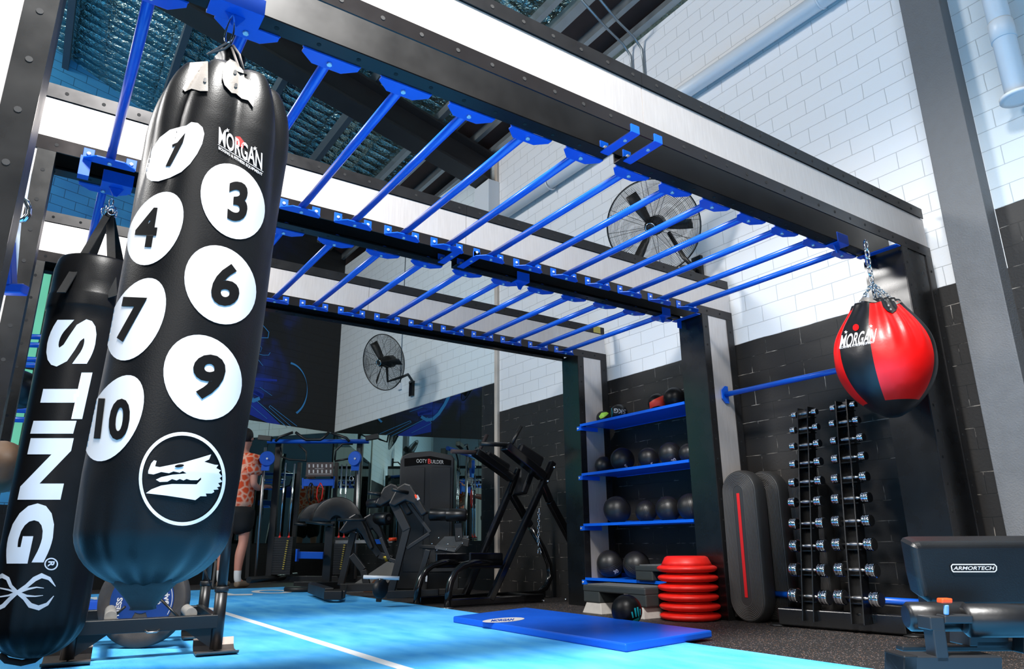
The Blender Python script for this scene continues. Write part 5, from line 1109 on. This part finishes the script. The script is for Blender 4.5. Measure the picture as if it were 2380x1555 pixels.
for s_ in (-1, 1):
    skinbody('sock', SOCK, [Q(.12*s_, -.02, .235), Q(.12*s_, -.015, .09), Q(.125*s_, .02, .06)], [(0, 1), (1, 2)], [.046, .04, .042], t)
    skinbody('shoe', SHOE, [Q(.12*s_, -.04, .045), Q(.128*s_, .05, .045), Q(.14*s_, .16, .035)], [(0, 1), (1, 2)], [(.045, .045), (.047, .042), (.04, .032)], t)
MB().ball(Q(0, .01, 1.705), .102, 28, 18, lambda a, h: 1+.03*sin(a*9)+.02*sin(a*5+h*30)).build('hair', HAIR, t)
MB().ball(Q(0, -.085, 1.66), .045, 16, 10).build('hair_bun', HAIR, t)
for s_ in (-1, 1): MB().ball(Q(.052*s_, .125, 1.69), .008, 8, 6).build('eye', INK, t); MB().ball(Q(.088*s_, .04, 1.67), .02, 10, 8).build('ear', SKIN, t)
MB().lathe([(.001, 0), (.012, .02), (.004, .03)], Q(0, .12, 1.65), fw, 10).build('nose', SKIN, t); MB().box(Q(0, .118, 1.615), (.04, .01, .008)).build('mouth', REDP, t)
# ================================================================== NEAR RIGHT BENCH
DB = 2.05
t = thing('gym_bench', 'black padded bench with a white maker plate and foot rollers, bottom right corner', 'bench', Vector((PD(2270, 1400, DB).x, PD(2270, 1400, DB).y, 0)))
M = Rig2(t, DB)
pp, c = vplane(M, [(2122, 1272), (2127, 1264), (2140, 1261), (2640, 1258), (2660, 1275), (2640, 1395), (2600, 1414), (2230, 1414), (2165, 1404), (2146, 1390), (2135, 1345)], 0)
MB().prism(pp, c, HR, UZ, (VDIR*.96+UZ*.28).normalized(), .075).build('back_pad', mat('bench_vinyl', (11, 12, 14), .38, 0, .06, 8, .12, 260), t, world=True, bevel=.024).modifiers['bevel'].segments = 6
lp = lambda x, y: M.p(x, y, -.004)
decal('maker_plate', WHITEP, [ribbon2d([(2214, 1312), (2311, 1312), (2316, 1317), (2316, 1325), (2312, 1329), (2216, 1329), (2213, 1326), (2211, 1316)], 2.6, True), place2d(text2d('ARMORTECH', .02, 1), (2263.5, 1320.5), (94, 0), (2, -8.5))], lp, t, 20)
M.roller('foot_roller', 2178, 1433, .036, .155, ax=HR*.99-VDIR*.1, d=-.1); M.roller('foot_roller', 2350, 1442, .04, .23, ax=HR*.99-VDIR*.1, d=-.15)
M2 = Rig2(t, 1.86)
def vbox(nm, x0, x1, y0, y1, dep, mt=BLKF, M=M2, sl=0, bv=.003):
    pp, c = vplane(M, [(x0, y0), (x1, y0), (x1+sl, y1), (x0+sl, y1)], 0); return MB().prism(pp, c, HR, UZ, VDIR, dep).build(nm, mt, t, world=True, bevel=bv)
FR = mat('charcoal_bench_frame', (36, 38, 41), .38, .2, .1)
vbox('adjuster_post', 2168, 2198, 1462, 1540, .045, FR, sl=10); vbox('adjuster_sleeve', 2161, 2195, 1434, 1466, .06, FR, sl=3)
vbox('roller_arm', 2196, 2262, 1430, 1450, .04, FR); vbox('knob_stem', 2197, 2207, 1406, 1430, .01, mat('blue_grey_stem', (90, 130, 170), .4)); vbox('orange_knob', 2190, 2215, 1391, 1403, .026, ORANGE)
vbox('base_bar', 2101, 2330, 1526, 1575, .09, FR); vbox('base_cap', 2101, 2134, 1524, 1580, .095, BLKF)
M3 = Rig2(t, 2.2)
vbox('rear_bar', 2098, 2460, 1502, 1514, .04, BLKF, M3); vbox('rear_support', 2254, 2345, 1468, 1503, .1, FR, M3); vbox('side_rail', 2270, 2460, 1490, 1508, .05, FR, M3)
vbox('centre_post', 2280, 2340, 1400, 1470, .05, BLKF, Rig2(t, 2.15)); vbox('rear_leg', 2380, 2420, 1400, 1520, .05, BLKF, Rig2(t, 2.15))
# ================================================================== NEAR LEFT DETAILS ON THE RIG
t = thing('j_hook', 'chrome hook on a white strip beside the left rig post', 'hook', PD(48, 500, 1.9))
M = Rig2(t, 1.9)
M.tube('hook', [(52, 462), (62, 470), (68, 485), (66, 500), (56, 510), (46, 512)], .0085, CHROME); M.bar('hook_strip', [(36, 430), (18, 640)], .035, WHITEM, .05); M.bar('hook_strip', [(76, 350), (56, 470)], .012, WHITEM, .02)
M.bar('blue_bracket', [(18, 560), (22, 672)], .03, BLUE, -.02); M.bar('blue_bracket', [(5, 672), (60, 674)], .03, BLUE, -.02)
t = thing('wall_bar_rack', 'blue horizontal bars of a far rack, seen at the left edge', 'rack', PD(60, 1100, 4.9)); t.location.z = 0
M = Rig2(t, 4.9)
for y in (781, 800, 834, 847, 953, 975): M.tube('bar', [(-40, y-3), (110, y+3)], .02, BLUE)
for x in (-30, 95): M.bar('upright', [(x+50, 600), (x-20, 1340)], .07, BLKM)
t = thing('training_dummy_pad', 'grey leather strike pad hung on the far left rack', 'strike pad', PD(45, 905, 4.6))
MB().ball(PD(40, 905, 4.6), .13, 28, 18, lambda a, h: 1.15+.1*sin(a*3)+.05*sin(h*30)).build('pad_shell', VINYL, t, world=True)
t = thing('kit_bag', 'brown furry kit bag at the left edge behind the lettered punch bag', 'bag', PD(-2, 1085, 3.15))
MB().ball(PD(-2, 1085, 3.15), .115, 28, 18, lambda a, h: 1.0+.1*sin(a*4)+.06*sin(h*40)).build('bag_shell', BROWNL, t, world=True)
